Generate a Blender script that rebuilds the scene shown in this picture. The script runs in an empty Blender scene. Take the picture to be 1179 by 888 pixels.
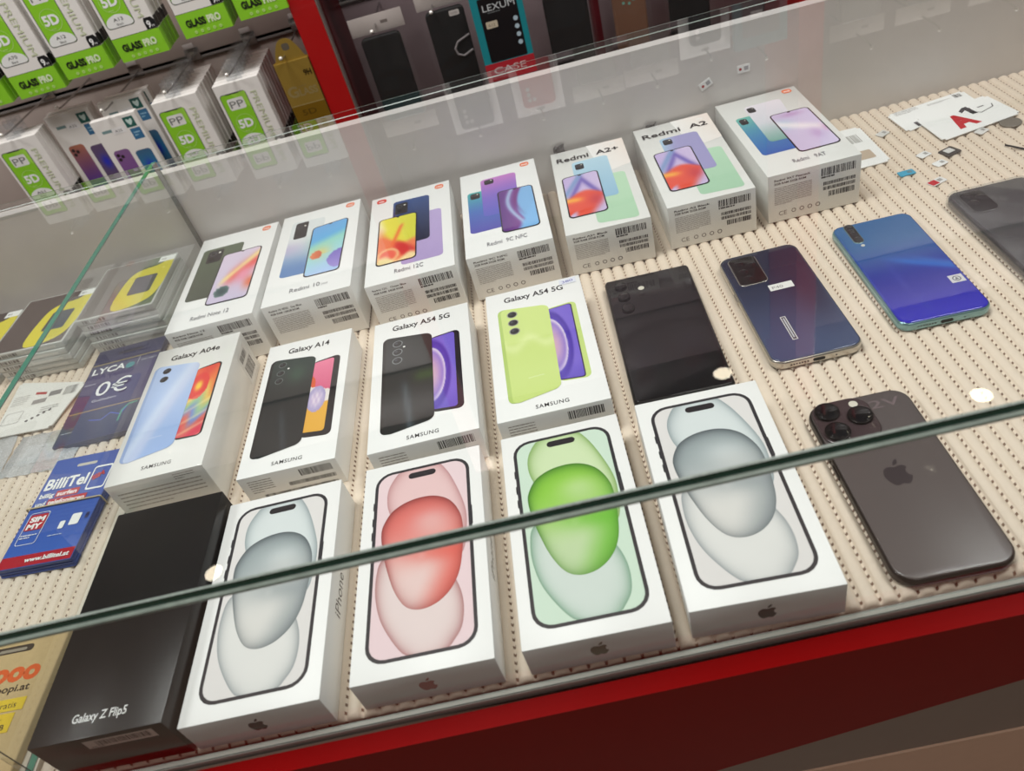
import bpy, bmesh, math, random
from mathutils import Matrix, Vector
random.seed(7)
S = bpy.context.scene
COL = S.collection
PI = math.pi

# ------------------------------------------------------------------ colour and materials
def lin(c):
    return tuple(((x/255)/12.92 if x/255 <= .04045 else (((x/255)+.055)/1.055)**2.4) for x in c[:3])

MATS = {}
def mat(name, c, rough=.5, metal=0, coat=0, var=.04, scale=60, bump=0, spec=.5):
    if name in MATS: return MATS[name]
    m = bpy.data.materials.new(name); m.use_nodes = True
    nt = m.node_tree; b = nt.nodes['Principled BSDF']
    b.inputs['Roughness'].default_value = rough
    b.inputs['Metallic'].default_value = metal
    b.inputs['Coat Weight'].default_value = coat
    b.inputs['Coat Roughness'].default_value = .06
    b.inputs['Specular IOR Level'].default_value = spec
    tc = nt.nodes.new('ShaderNodeTexCoord'); n = nt.nodes.new('ShaderNodeTexNoise')
    n.inputs['Scale'].default_value = scale; n.inputs['Detail'].default_value = 3
    nt.links.new(tc.outputs['Object'], n.inputs['Vector'])
    mx = nt.nodes.new('ShaderNodeMix'); mx.data_type = 'RGBA'
    l = lin(c)
    mx.inputs['A'].default_value = tuple(x*(1-var) for x in l)+(1,)
    mx.inputs['B'].default_value = tuple(min(1, x*(1+var)) for x in l)+(1,)
    nt.links.new(n.outputs['Fac'], mx.inputs['Factor'])
    nt.links.new(mx.outputs['Result'], b.inputs['Base Color'])
    if bump:
        bp = nt.nodes.new('ShaderNodeBump'); bp.inputs['Strength'].default_value = bump
        bp.inputs['Distance'].default_value = .002
        nt.links.new(n.outputs['Fac'], bp.inputs['Height']); nt.links.new(bp.outputs['Normal'], b.inputs['Normal'])
    MATS[name] = m
    return m

def print_mat(name, rough=.35, coat=0, metal=0):
    """Printed ink: the colour comes from the print's own colour attribute."""
    if name in MATS: return MATS[name]
    m = mat(name, (200, 200, 200), rough, metal, coat)
    nt = m.node_tree; b = nt.nodes['Principled BSDF']
    a = nt.nodes.new('ShaderNodeAttribute'); a.attribute_name = 'ink'
    mx = [n for n in nt.nodes if n.type == 'MIX'][0]
    ml = nt.nodes.new('ShaderNodeMix'); ml.data_type = 'RGBA'; ml.blend_type = 'MULTIPLY'
    ml.inputs['Factor'].default_value = 1
    mx.inputs['A'].default_value = (.96, .96, .96, 1); mx.inputs['B'].default_value = (1, 1, 1, 1)
    nt.links.new(a.outputs['Color'], ml.inputs['A']); nt.links.new(mx.outputs['Result'], ml.inputs['B'])
    nt.links.new(ml.outputs['Result'], b.inputs['Base Color'])
    return m
INK = print_mat('printed_ink')
GLOSS_INK = print_mat('glossy_printed_ink', .35)
PHONE_BACK = print_mat('coloured_back_glass', .08, .4)
MATTE_BACK = print_mat('frosted_back_glass', .3, .2)

def glass_mat(name, tint=(.975, .988, .982), rough=.0, f0=.042, haze=0, hazecol=(.9, .9, .9)):
    """Clear sheet: Schlick reflection on the outer face, straight transmission."""
    if name in MATS: return MATS[name]
    m = bpy.data.materials.new(name); m.use_nodes = True; nt = m.node_tree
    for n in list(nt.nodes):
        if n.type != 'OUTPUT_MATERIAL': nt.nodes.remove(n)
    out = nt.nodes[0]
    N = nt.nodes.new; L = nt.links.new
    def mth(op, a, b=None):
        n = N('ShaderNodeMath'); n.operation = op
        for i, x in enumerate((a, b)):
            if x is None: continue
            if isinstance(x, (int, float)): n.inputs[i].default_value = x
            else: L(x, n.inputs[i])
        return n.outputs[0]
    g = N('ShaderNodeNewGeometry')
    dt = N('ShaderNodeVectorMath'); dt.operation = 'DOT_PRODUCT'
    L(g.outputs['Normal'], dt.inputs[0]); L(g.outputs['Incoming'], dt.inputs[1])
    c = mth('ABSOLUTE', dt.outputs['Value'])
    r = mth('ADD', f0, mth('MULTIPLY', mth('POWER', mth('SUBTRACT', 1., c), 5.), 1-f0))
    r = mth('DIVIDE', mth('MULTIPLY', r, 2.), mth('ADD', r, 1.))
    r = mth('MULTIPLY', r, mth('SUBTRACT', 1., g.outputs['Backfacing']))
    t = N('ShaderNodeBsdfTransparent'); t.inputs['Color'].default_value = tint+(1,)
    gl = N('ShaderNodeBsdfGlossy'); gl.inputs['Roughness'].default_value = rough
    base = t.outputs[0]
    if haze:
        d = N('ShaderNodeBsdfDiffuse'); d.inputs['Color'].default_value = hazecol+(1,)
        mh = N('ShaderNodeMixShader'); mh.inputs[0].default_value = haze
        nz = N('ShaderNodeTexNoise'); nz.inputs['Scale'].default_value = 40
        L(mth('MULTIPLY', nz.outputs['Fac'], haze*2), mh.inputs[0])
        L(t.outputs[0], mh.inputs[1]); L(d.outputs[0], mh.inputs[2]); base = mh.outputs[0]
    mx = N('ShaderNodeMixShader'); L(r, mx.inputs[0]); L(base, mx.inputs[1]); L(gl.outputs[0], mx.inputs[2])
    L(mx.outputs[0], out.inputs['Surface'])
    MATS[name] = m
    return m

# ------------------------------------------------------------------ object helpers
def tag(o, label=None, cat=None, group=None, kind=None):
    for k, v in (('label', label), ('category', cat), ('group', group), ('kind', kind)):
        if v: o[k] = v
    return o

def link(name, me, m=None, parent=None, loc=(0, 0, 0), rot=(0, 0, 0)):
    o = bpy.data.objects.new(name, me); COL.objects.link(o)
    if m is not None and me is not None:
        ms = m if isinstance(m, (list, tuple)) else [m]
        if len(me.materials) == 0:
            for x in ms: me.materials.append(x)
    o.location = loc; o.rotation_euler = rot
    if parent: o.parent = parent
    return o

def empty(name, loc=(0, 0, 0), rz=0):
    o = bpy.data.objects.new(name, None); COL.objects.link(o)
    o.empty_display_size = .02; o.location = loc; o.rotation_euler = (0, 0, rz)
    return o

def dup(root, loc=None, rot=None, parent=None):
    c = root.copy(); COL.objects.link(c)
    if loc is not None: c.location = loc
    if rot is not None: c.rotation_euler = rot
    if parent is not None: c.parent = parent
    for ch in list(root.children): dup(ch, parent=c)
    return c

def finish(bm, name, smooth=False):
    bmesh.ops.recalc_face_normals(bm, faces=bm.faces)
    me = bpy.data.meshes.new(name); bm.to_mesh(me); bm.free()
    if smooth:
        for p in me.polygons: p.use_smooth = True
        me.set_sharp_from_angle(angle=.6)
    return me

def add_box(bm, x0, x1, y0, y1, z0, z1, mi=0):
    v = [bm.verts.new(p) for p in ((x0,y0,z0),(x1,y0,z0),(x1,y1,z0),(x0,y1,z0),(x0,y0,z1),(x1,y0,z1),(x1,y1,z1),(x0,y1,z1))]
    fs = []
    for f in ((3,2,1,0),(4,5,6,7),(0,1,5,4),(1,2,6,5),(2,3,7,6),(3,0,4,7)):
        q = bm.faces.new([v[i] for i in f]); q.material_index = mi; fs.append(q)
    return v

def box_me(name, w, l, h, bev=.0006, seg=2):
    """Carton: footprint centred on the origin, bottom at z=0."""
    bm = bmesh.new(); add_box(bm, -w/2, w/2, -l/2, l/2, 0, h)
    if bev: bmesh.ops.bevel(bm, geom=bm.edges[:], offset=bev, segments=seg, affect='EDGES', profile=.5)
    return finish(bm, name, bool(bev))

def wbox(x0, x1, y0, y1, z0, z1, bev=0, name='m'):
    bm = bmesh.new(); add_box(bm, x0, x1, y0, y1, z0, z1)
    if bev: bmesh.ops.bevel(bm, geom=bm.edges[:], offset=bev, segments=2, affect='EDGES', profile=.5)
    return finish(bm, name, bool(bev))

def rrect(w, l, r, n=8):
    r = min(r, w/2-1e-7, l/2-1e-7); p = []
    for cx, cy, a0 in ((w/2-r, l/2-r, 0), (-w/2+r, l/2-r, PI/2), (-w/2+r, -l/2+r, PI), (w/2-r, -l/2+r, 1.5*PI)):
        for i in range(n+1):
            a = a0+PI/2*i/n; p.append((cx+r*math.cos(a), cy+r*math.sin(a)))
    return p

def add_slab(bm, w, l, h, r, be=.001, n=8, cx=0, cy=0, z0=0, seg=4, bot=True):
    """Rounded slab with softened rims."""
    prof = []
    if bot:
        for i in range(seg+1):
            a = PI/2*i/seg; prof.append((be*(1-math.sin(a)), be*(1-math.cos(a))))
    else: prof.append((0, 0))
    for i in range(seg+1):
        a = PI/2*i/seg; prof.append((be*(1-math.cos(a)), h-be*(1-math.sin(a))))
    rings = []
    for ins, z in prof:
        rings.append([bm.verts.new((cx+x, cy+y, z0+z)) for x, y in rrect(w-2*ins, l-2*ins, max(r-ins, 1e-5), n)])
    for a, b in zip(rings, rings[1:]):
        k = len(a)
        for i in range(k): bm.faces.new((a[i], a[(i+1) % k], b[(i+1) % k], b[i]))
    bm.faces.new(rings[0][::-1]); bm.faces.new(rings[-1])

def slab_me(name, w, l, h, r, be=.001, n=8, bot=True):
    bm = bmesh.new(); add_slab(bm, w, l, h, r, be, n, bot=bot); return finish(bm, name, True)

def tube_me(name, pts, r, n=8):
    bm = bmesh.new(); rings = []
    P = [Vector(p) for p in pts]
    for i, p in enumerate(P):
        d = (P[min(i+1, len(P)-1)]-P[max(i-1, 0)]).normalized()
        a = d.orthogonal().normalized(); b = d.cross(a)
        if rings:
            a0 = last - last.dot(d)*d; a = a0.normalized(); b = d.cross(a)
        last = a
        rings.append([bm.verts.new(p+(a*math.cos(2*PI*k/n)+b*math.sin(2*PI*k/n))*r) for k in range(n)])
    for A, B in zip(rings, rings[1:]):
        for k in range(n): bm.faces.new((A[k], A[(k+1) % n], B[(k+1) % n], B[k]))
    bm.faces.new(rings[0][::-1]); bm.faces.new(rings[-1])
    return finish(bm, name, True)

def spline(pts, k=6):
    out = []; n = len(pts)
    for i in range(n):
        p0, p1, p2, p3 = pts[i-1], pts[i], pts[(i+1) % n], pts[(i+2) % n]
        for j in range(k):
            t = j/k; t2 = t*t; t3 = t2*t
            out.append(tuple(.5*(2*b+(c-a)*t+(2*a-5*b+4*c-d)*t2+(3*b-a-3*c+d)*t3) for a, b, c, d in zip(p0, p1, p2, p3)))
    return out

def mix(a, b, t):
    t = max(0, min(1, t)); return tuple(x+(y-x)*t for x, y in zip(a, b))
def ramp(stops, t):
    for (a, ca), (b, cb) in zip(stops, stops[1:]):
        if t <= b: return mix(ca, cb, (t-a)/(b-a))
    return stops[-1][1]
def sst(a, b, x):
    t = max(0, min(1, (x-a)/(b-a))); return t*t*(3-2*t)

TXT = {}
def text_mesh(s, bold):
    if (s, bold) in TXT: return TXT[(s, bold)]
    c = bpy.data.curves.new('lettering', 'FONT'); c.body = s; c.resolution_u = 3; c.offset = bold
    if s == 'SAMSUNG': c.space_character = 1.16
    o = bpy.data.objects.new('lettering', c); m = o.to_mesh()
    V = [(v.co.x, v.co.y) for v in m.vertices]; F = [tuple(p.vertices) for p in m.polygons]
    o.to_mesh_clear(); bpy.data.objects.remove(o); bpy.data.curves.remove(c)
    x0 = min(v[0] for v in V); x1 = max(v[0] for v in V)
    TXT[(s, bold)] = (V, F, x0, x1)
    return TXT[(s, bold)]

class Print:
    """Ink layers on one face, in millimetres (u to the reader's right, v up)."""
    DZ = .00002
    def __init__(self, lift=0): self.V = []; self.F = []; self.C = []; self.z = .00005+lift*.0003
    def up(self): self.z += self.DZ
    def v(self, x, y, c):
        self.V.append((x*.001, y*.001, self.z)); self.C.append(lin(c)); return len(self.V)-1
    def poly(self, pts, c):
        self.up(); self.F.append([self.v(x, y, c(x, y) if callable(c) else c) for x, y in pts]); return self
    def rect(self, x0, y0, x1, y1, c, up=True):
        if up: self.up()
        self.F.append([self.v(x, y, c) for x, y in ((x0, y0), (x1, y0), (x1, y1), (x0, y1))]); return self
    def quad(self, q, c, r=0, nx=1, ny=1):
        """q: top-left, top-right, bottom-right, bottom-left; c: colour or f(s,t)."""
        self.up()
        W = (math.dist(q[0], q[1])+math.dist(q[3], q[2]))/2; L = (math.dist(q[0], q[3])+math.dist(q[1], q[2]))/2
        r = min(r, W/2*.999, L/2*.999)
        rows = []
        if r > 0:
            for i in range(6): rows.append(r*(1-math.cos(PI/2*i/5))/L)
            for i in range(1, ny): rows.append((r+(L-2*r)*i/ny)/L)
            rows += [1-t for t in rows[:6]][::-1]
        else: rows = [i/ny for i in range(ny+1)]
        prev = None
        for t in rows:
            d = min(t, 1-t)*L
            ins = (r-math.sqrt(max(0, r*r-(r-d)**2)))/W if d < r else 0
            row = []
            for i in range(nx+1):
                s = ins+(1-2*ins)*i/nx
                x, y = (tuple((a*(1-s)+b*s)*(1-t)+(dd*(1-s)+cc*s)*t for a, b, cc, dd in zip(*q)))
                row.append(self.v(x, y, c(s, t) if callable(c) else c))
            if prev:
                for i in range(nx): self.F.append([prev[i], row[i], row[i+1], prev[i+1]])
            prev = row
        return self
    def disc(self, x, y, rx, ry, c, n=28, rot=0, rings=1):
        self.up(); ce = self.v(x, y, c(0, 0) if callable(c) else c); prev = None
        for k in range(1, rings+1):
            f = k/rings; ring = []
            for i in range(n):
                a = 2*PI*i/n; dx, dy = rx*f*math.cos(a), ry*f*math.sin(a)
                ring.append(self.v(x+dx*math.cos(rot)-dy*math.sin(rot), y+dx*math.sin(rot)+dy*math.cos(rot), c(f, a) if callable(c) else c))
            for i in range(n):
                j = (i+1) % n
                self.F.append([ce, ring[i], ring[j]] if prev is None else [prev[i], ring[i], ring[j], prev[j]])
            prev = ring
        return self
    def ring(self, x, y, r0, r1, c, n=28):
        self.up(); a = [self.v(x+r0*math.cos(2*PI*i/n), y+r0*math.sin(2*PI*i/n), c) for i in range(n)]
        b = [self.v(x+r1*math.cos(2*PI*i/n), y+r1*math.sin(2*PI*i/n), c) for i in range(n)]
        for i in range(n): self.F.append([a[i], b[i], b[(i+1) % n], a[(i+1) % n]])
        return self
    def line(self, pts, w, c):
        self.up()
        for (x0, y0), (x1, y1) in zip(pts, pts[1:]):
            d = math.hypot(x1-x0, y1-y0) or 1; nx, ny = -(y1-y0)/d*w/2, (x1-x0)/d*w/2
            self.F.append([self.v(*p, c) for p in ((x0-nx, y0-ny), (x1-nx, y1-ny), (x1+nx, y1+ny), (x0+nx, y0+ny))])
        return self
    def frame(self, w0, l0, r0, w1, l1, r1, cx, cy, c):
        self.up(); A = rrect(w0, l0, r0); B = rrect(w1, l1, r1)
        a = [self.v(cx+x, cy+y, c) for x, y in A]; b = [self.v(cx+x, cy+y, c) for x, y in B]
        n = len(a)
        for i in range(n): self.F.append([a[i], a[(i+1) % n], b[(i+1) % n], b[i]])
        return self
    def blob(self, pts, c, rings=10, clip=None):
        """c(x, y, rho) over a closed outline."""
        self.up(); o = spline(pts, 5); n = len(o)
        cx = sum(p[0] for p in o)/n; cy = sum(p[1] for p in o)/n
        def put(x, y, rho):
            col = c(x, y, rho) if callable(c) else c
            if clip:
                x = max(clip[0], min(clip[2], x)); y = max(clip[1], min(clip[3], y))
            return self.v(x, y, col)
        ce = put(cx, cy, 0); prev = None
        for k in range(1, rings+1):
            f = (k/rings)**.6
            ring = [put(cx+(x-cx)*f, cy+(y-cy)*f, f) for x, y in o]
            for i in range(n):
                j = (i+1) % n
                self.F.append([ce, ring[i], ring[j]] if prev is None else [prev[i], ring[i], ring[j], prev[j]])
            prev = ring
        return self
    def text(self, s, x, y, w, c, cap=None, bold=0, ang=0, align='l', h=None):
        """w: width of the line in mm; cap: capital height in mm (default keeps the letters' shape)."""
        self.up(); V, F, x0, x1 = text_mesh(s, bold)
        sx = w/(x1-x0); sy = (cap/.73) if cap else sx
        ox = {'l': 0, 'c': -w/2, 'r': -w}[align]; ca, sa = math.cos(ang), math.sin(ang); b = len(self.V)
        for px, py in V:
            a, d = (px-x0)*sx+ox, py*sy
            self.v(x+a*ca-d*sa, y+a*sa+d*ca, c)
        for f in F: self.F.append([b+i for i in f])
        return self
    def bars(self, x0, y0, x1, y1, c=(30, 28, 28), seed=1, unit=.45):
        self.up(); R = random.Random(seed); x = x0
        while x < x1:
            w = unit*R.choice((1, 1, 1.6, 2.4)); self.rect(x, y0, min(x+w, x1), y1, c, False); x += w+unit*R.choice((.8, 1, 1.7))
        return self
    def lines(self, x0, y0, x1, y1, n, c=(95, 92, 90), seed=1, th=.45):
        self.up(); R = random.Random(seed)
        for i in range(n):
            y = y1-(y1-y0)*(i+.5)/n; x = x0
            e = x1 if i < n-1 else x0+(x1-x0)*R.uniform(.4, .9)
            while x < e:
                w = min(R.uniform(1, 4.5), e-x); self.rect(x, y-(y1-y0)/n*th/2, x+w, y+(y1-y0)/n*th/2, c, False); x += w+.5
        return self
    def mesh(self, name):
        me = bpy.data.meshes.new(name); me.from_pydata(self.V, [], self.F)
        a = me.color_attributes.new('ink', 'FLOAT_COLOR', 'POINT')
        a.data.foreach_set('color', [x for c in self.C for x in (*c, 1.)])
        return me
    def build(self, name, parent, loc=(0, 0, 0), rot=(0, 0, 0), m=None):
        return link(name, self.mesh(name), m or INK, parent, loc, rot)

FRONT = (PI/2, 0, 0)              # face looking to -y
RIGHT = (PI/2, 0, PI/2)           # face looking to +x
LEFT = (PI/2, 0, -PI/2)
BLACK = (22, 20, 22); WHITE = (242, 242, 240)

APPLE = [(0,.33),(-.12,.37),(-.25,.38),(-.38,.31),(-.46,.16),(-.475,-.02),(-.43,-.2),(-.34,-.37),(-.23,-.48),(-.12,-.47),(0,-.43),(.11,-.47),(.22,-.48),(.33,-.38),(.41,-.24),(.435,-.17),(.35,-.1),(.3,.02),(.32,.15),(.40,.25),(.33,.34),(.22,.38),(.1,.36)]
LEAF = [(0,.42),(.02,.53),(.09,.63),(.2,.69),(.205,.58),(.14,.47)]
def fruit_emblem(P, x, y, s, c):
    o = spline(APPLE, 3); P.up(); n = len(o)
    ce = P.v(x, y-.08*s, c); r = [P.v(x+a*s, y+b*s, c) for a, b in o]
    for i in range(n): P.F.append([ce, r[i], r[(i+1) % n]])
    o = spline(LEAF, 3); n = len(o); ce = P.v(x+.1*s, y+.55*s, c); r = [P.v(x+a*s, y+b*s, c) for a, b in o]
    for i in range(n): P.F.append([ce, r[i], r[(i+1) % n]])

# ------------------------------------------------------------------ camera
M = Matrix.Rotation(.12070952, 3, 'Z') @ Matrix.Rotation(.8672540, 3, 'X') @ Matrix.Rotation(-.30848624, 3, 'Z')
cd = bpy.data.cameras.new('camera'); cam = bpy.data.objects.new('camera', cd); COL.objects.link(cam)
cam.matrix_world = Matrix.Translation((.0424726, -.3411897, .4206296)) @ M.to_4x4()
cd.sensor_width = 36; cd.lens = 883.0/1179*36; cd.shift_y = -5/1179; cd.clip_start = .01
cd.dof.use_dof = True; cd.dof.focus_distance = .64; cd.dof.aperture_fstop = 9
S.camera = cam

# ------------------------------------------------------------------ setting
wallm = mat('wall_paint', (205, 202, 198), .8)
def struct(name, me, m): return tag(link(name, me, m), kind='structure')
struct('floor', wbox(-3, 3, -3, 2.8, -.99, -.95), mat('floor_planks', (130, 108, 92), .5, var=.15, scale=8))
struct('ceiling', wbox(-3, 3, -3, 2.8, 1.75, 1.8), mat('ceiling_tiles', (225, 222, 218), .9))
struct('wall_back', wbox(-3, 3, 2.6, 2.7, -.95, 1.75), wallm)
struct('wall_left', wbox(-3.1, -3, -3, 2.7, -.95, 1.75), wallm)
struct('wall_right', wbox(3, 3.1, -3, 2.7, -.95, 1.75), wallm)
struct('wall_front', wbox(-3, 3, -3.1, -3, -.95, 1.75), mat('shop_front_wall', (84, 78, 76), .8))

# ------------------------------------------------------------------ display case
FT = .012; FA = .021                                      # the front of the case runs slightly askew to the back
case = tag(empty('display_case', (0, 0, -.95)), 'glass topped shop display case with red front, holding the phone boxes', 'display case')
def cpart(name, me, m, loc=(0, 0, 0), rz=0, parent=case):
    o = link(name, me, m, parent, (loc[0], loc[1], loc[2]+(.95 if parent is case else 0)), (0, 0, rz)); return o
white_board = mat('white_laminate', (226, 224, 221), .45)
cpart('base_board', wbox(-.8, .95, -.112, .485, -.028, -.0062), white_board)
bm = bmesh.new()                               # back panel, its top falling slightly to one end
v = add_box(bm, -.8, .95, .4645, .4785, -.006, .125)
for q in v[4:]: q.co.z = .1302-.0078*q.co.x
cpart('back_panel', finish(bm, 'back_panel'), mat('back_panel_laminate', (208, 204, 200), .4))
GLASS = glass_mat('clear_glass')
edge = mat('green_glass_edge', (26, 84, 70), .15, spec=.6, var=.3, scale=200)
teal = mat('teal_glass_edge', (52, 124, 104), .25, var=.2, scale=300)
arris = mat('ground_glass_arris', (150, 162, 154), .3, var=.35, scale=400)
def pane(name, x0, x1, y0, y1, z0, z1, ch, em, am=None):
    """Glass sheet: clear broad faces, green edges with a ground arris."""
    bm = bmesh.new(); add_box(bm, x0, x1, y0, y1, z0, z1)
    if ch: bmesh.ops.bevel(bm, geom=bm.edges[:], offset=ch, segments=1, affect='EDGES')
    me = finish(bm, name)
    dims = (x1-x0, y1-y0, z1-z0); ax = dims.index(min(dims))
    for p in me.polygons:
        n = [abs(t) for t in p.normal]
        p.material_index = 0 if n[ax] > .95 else (1 if max(n) > .95 else 2)
    for m_ in (GLASS, em, am or arris): me.materials.append(m_)
    return me
top = cpart('glass_top', pane('glass_top', -.8, .95, -.1220, .4410, .149, .1555, .0008, edge), None)
me = top.data
for p_ in me.polygons:
    if p_.normal.y > .9: p_.material_index = 0
for q in me.vertices:
    if q.co.y < 0: q.co.y += FT*q.co.x
cpart('front_pane', pane('front_pane', -.8, .95, -.0016, .0016, .0003, .1488, .0005, mat('frosted_pane_foot', (150, 152, 144), .4), arris), None, (0, -.1192, 0), FA)
cpart('seal_bead', tube_me('seal_bead', [(-.8, 0, 0), (.95, 0, 0)], .0017, 10), mat('cloudy_silicone', (132, 144, 134), .3, var=.35, scale=120), (0, -.1222, .1488), FT)
dv = cpart('divider_pane', pane('divider_pane', -.3550, -.3492, -.112, .4635, .0005, .1488, .0005, teal, teal), None)
dv.data.materials[2] = mat('dark_glass_end', (84, 92, 88), .4)
for p_ in dv.data.polygons:
    if p_.normal.y > .9: p_.material_index = 2
    elif p_.normal.y < -.9: p_.material_index = 0
cpart('divider_strip', wbox(-.3635, -.3475, -.112, .4635, -.006, .0004), mat('divider_strip', (226, 216, 200), .5))
cpart('bottom_rail', wbox(-.8, .95, -.0021, .0014, -.0065, -.0002, .0003), mat('dull_aluminium', (158, 154, 146), .5, .25), (0, -.1192, 0), FA)
red = mat('red_laminate', (140, 5, 6), .3, spec=.08, var=.06)
bm = bmesh.new()
vs = [(-.8, -.05), (.95, -.05), (.95, -.006), (-.8, -.006)]
lo = [(-.8, -.322), (.42, -.051), (.95, -.051), (.95, -.0045), (-.8, -.0045)]
a = [bm.verts.new((x, -.0165, z)) for x, z in lo]; b = [bm.verts.new((x, -.0045, z)) for x, z in lo]
bm.faces.new(a); bm.faces.new(b[::-1])
for i in range(5): bm.faces.new((a[i], b[i], b[(i+1) % 5], a[(i+1) % 5]))
cpart('red_fascia', finish(bm, 'red_fascia'), red, (0, -.1192, 0), FA)
cpart('lower_panel', wbox(-.8, .95, -.014, -.0045, -.165, -.02), mat('grey_brown_panel', (150, 136, 126), .5), (0, -.1192, 0), FA)
cpart('plinth', wbox(-.8, .95, -.0155, -.004, -.95, -.165), mat('tan_plinth', (232, 196, 170), .5), (0, -.1192, 0), FA)

# ribbed pads ------------------------------------------------------
PITCH = .0107
def pad_material():
    m = mat('cream_leatherette', (222, 206, 187), .55, var=.05, scale=250, bump=.15)
    nt = m.node_tree; N = nt.nodes.new; L = nt.links.new
    b = nt.nodes['Principled BSDF']; mx = [n for n in nt.nodes if n.type == 'MIX'][0]
    tc = [n for n in nt.nodes if n.type == 'TEX_COORD'][0]
    sp = N('ShaderNodeSeparateXYZ'); L(tc.outputs['Object'], sp.inputs[0])
    def mth(op, a, b_=None):
        n = N('ShaderNodeMath'); n.operation = op
        for i, x in enumerate((a, b_)):
            if x is None: continue
            if isinstance(x, (int, float)): n.inputs[i].default_value = x
            else: L(x, n.inputs[i])
        return n.outputs[0]
    fx = mth('ABSOLUTE', mth('SUBTRACT', mth('FRACT', mth('ADD', mth('DIVIDE', sp.outputs['X'], PITCH), 100.5)), .5))
    fy = mth('ABSOLUTE', mth('SUBTRACT', mth('FRACT', mth('ADD', mth('DIVIDE', sp.outputs['Y'], .0052), 100.)), .5))
    hole = mth('MULTIPLY', mth('LESS_THAN', fx, .085), mth('LESS_THAN', fy, .19))
    m2 = N('ShaderNodeMix'); m2.data_type = 'RGBA'
    L(hole, m2.inputs['Factor']); L(mx.outputs['Result'], m2.inputs['A']); m2.inputs['B'].default_value = lin((112, 84, 64))+(1,)
    L(m2.outputs['Result'], b.inputs['Base Color'])
    return m
padm = pad_material()
def pad(x0, n, y0, y1, label):
    bm = bmesh.new(); prev = None; k = 8
    prof = [(i/k) for i in range(k)]
    pts = []
    for r in range(n):
        for t in prof:
            s = 2*t-1; pts.append((r*PITCH+t*PITCH, -.0042*(1-math.sqrt(max(0, 1-abs(s)**2.1)))))
    pts.append((n*PITCH, -.0042))
    secs = [(y0, -.0028), (y0+.0008, -.0012), (y0+.0025, 0), (y1-.0025, 0), (y1-.0008, -.0012), (y1, -.0028)]
    rows = []
    for y, dz in secs:
        rows.append([bm.verts.new((x, y+FA*(x+x0)*(1 if y < 0 else 0), max(z+dz, -.0058))) for x, z in pts])
    for A, B in zip(rows, rows[1:]):
        for i in range(len(A)-1): bm.faces.new((A[i], A[i+1], B[i+1], B[i]))
    for R in (rows[0], rows[-1]):
        d = [bm.verts.new((q.co.x, q.co.y, -.006)) for q in R]
        for i in range(len(R)-1): bm.faces.new((R[i], R[i+1], d[i+1], d[i]))
    me = finish(bm, 'ribbed_pad')
    for p in me.polygons: p.use_smooth = True
    o = link('ribbed_pad', me, padm, None, (x0, 0, 0))
    return tag(o, label, 'pad')
pad(-.3465, 121, -.1135, .4635, 'cream ribbed leatherette pad under the boxed and loose phones')
pad(-.3640-40*PITCH, 40, -.1135, .4635, 'cream ribbed leatherette pad under the SIM card packs beyond the glass divider')

# ------------------------------------------------------------------ phone cartons
CARTON = mat('white_card', (238, 238, 236), .42, var=.015)
SHRINK = mat('shrink_wrapped_white_card', (232, 232, 228), .4, coat=1, var=.015)
def carton(name, x, y, rz, w, l, h, label, m=CARTON, group=None):
    o = link(name, box_me(name, w, l, h), m, None, (x, y, 0), (0, 0, rz))
    return tag(o, label, 'phone box', group)

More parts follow.
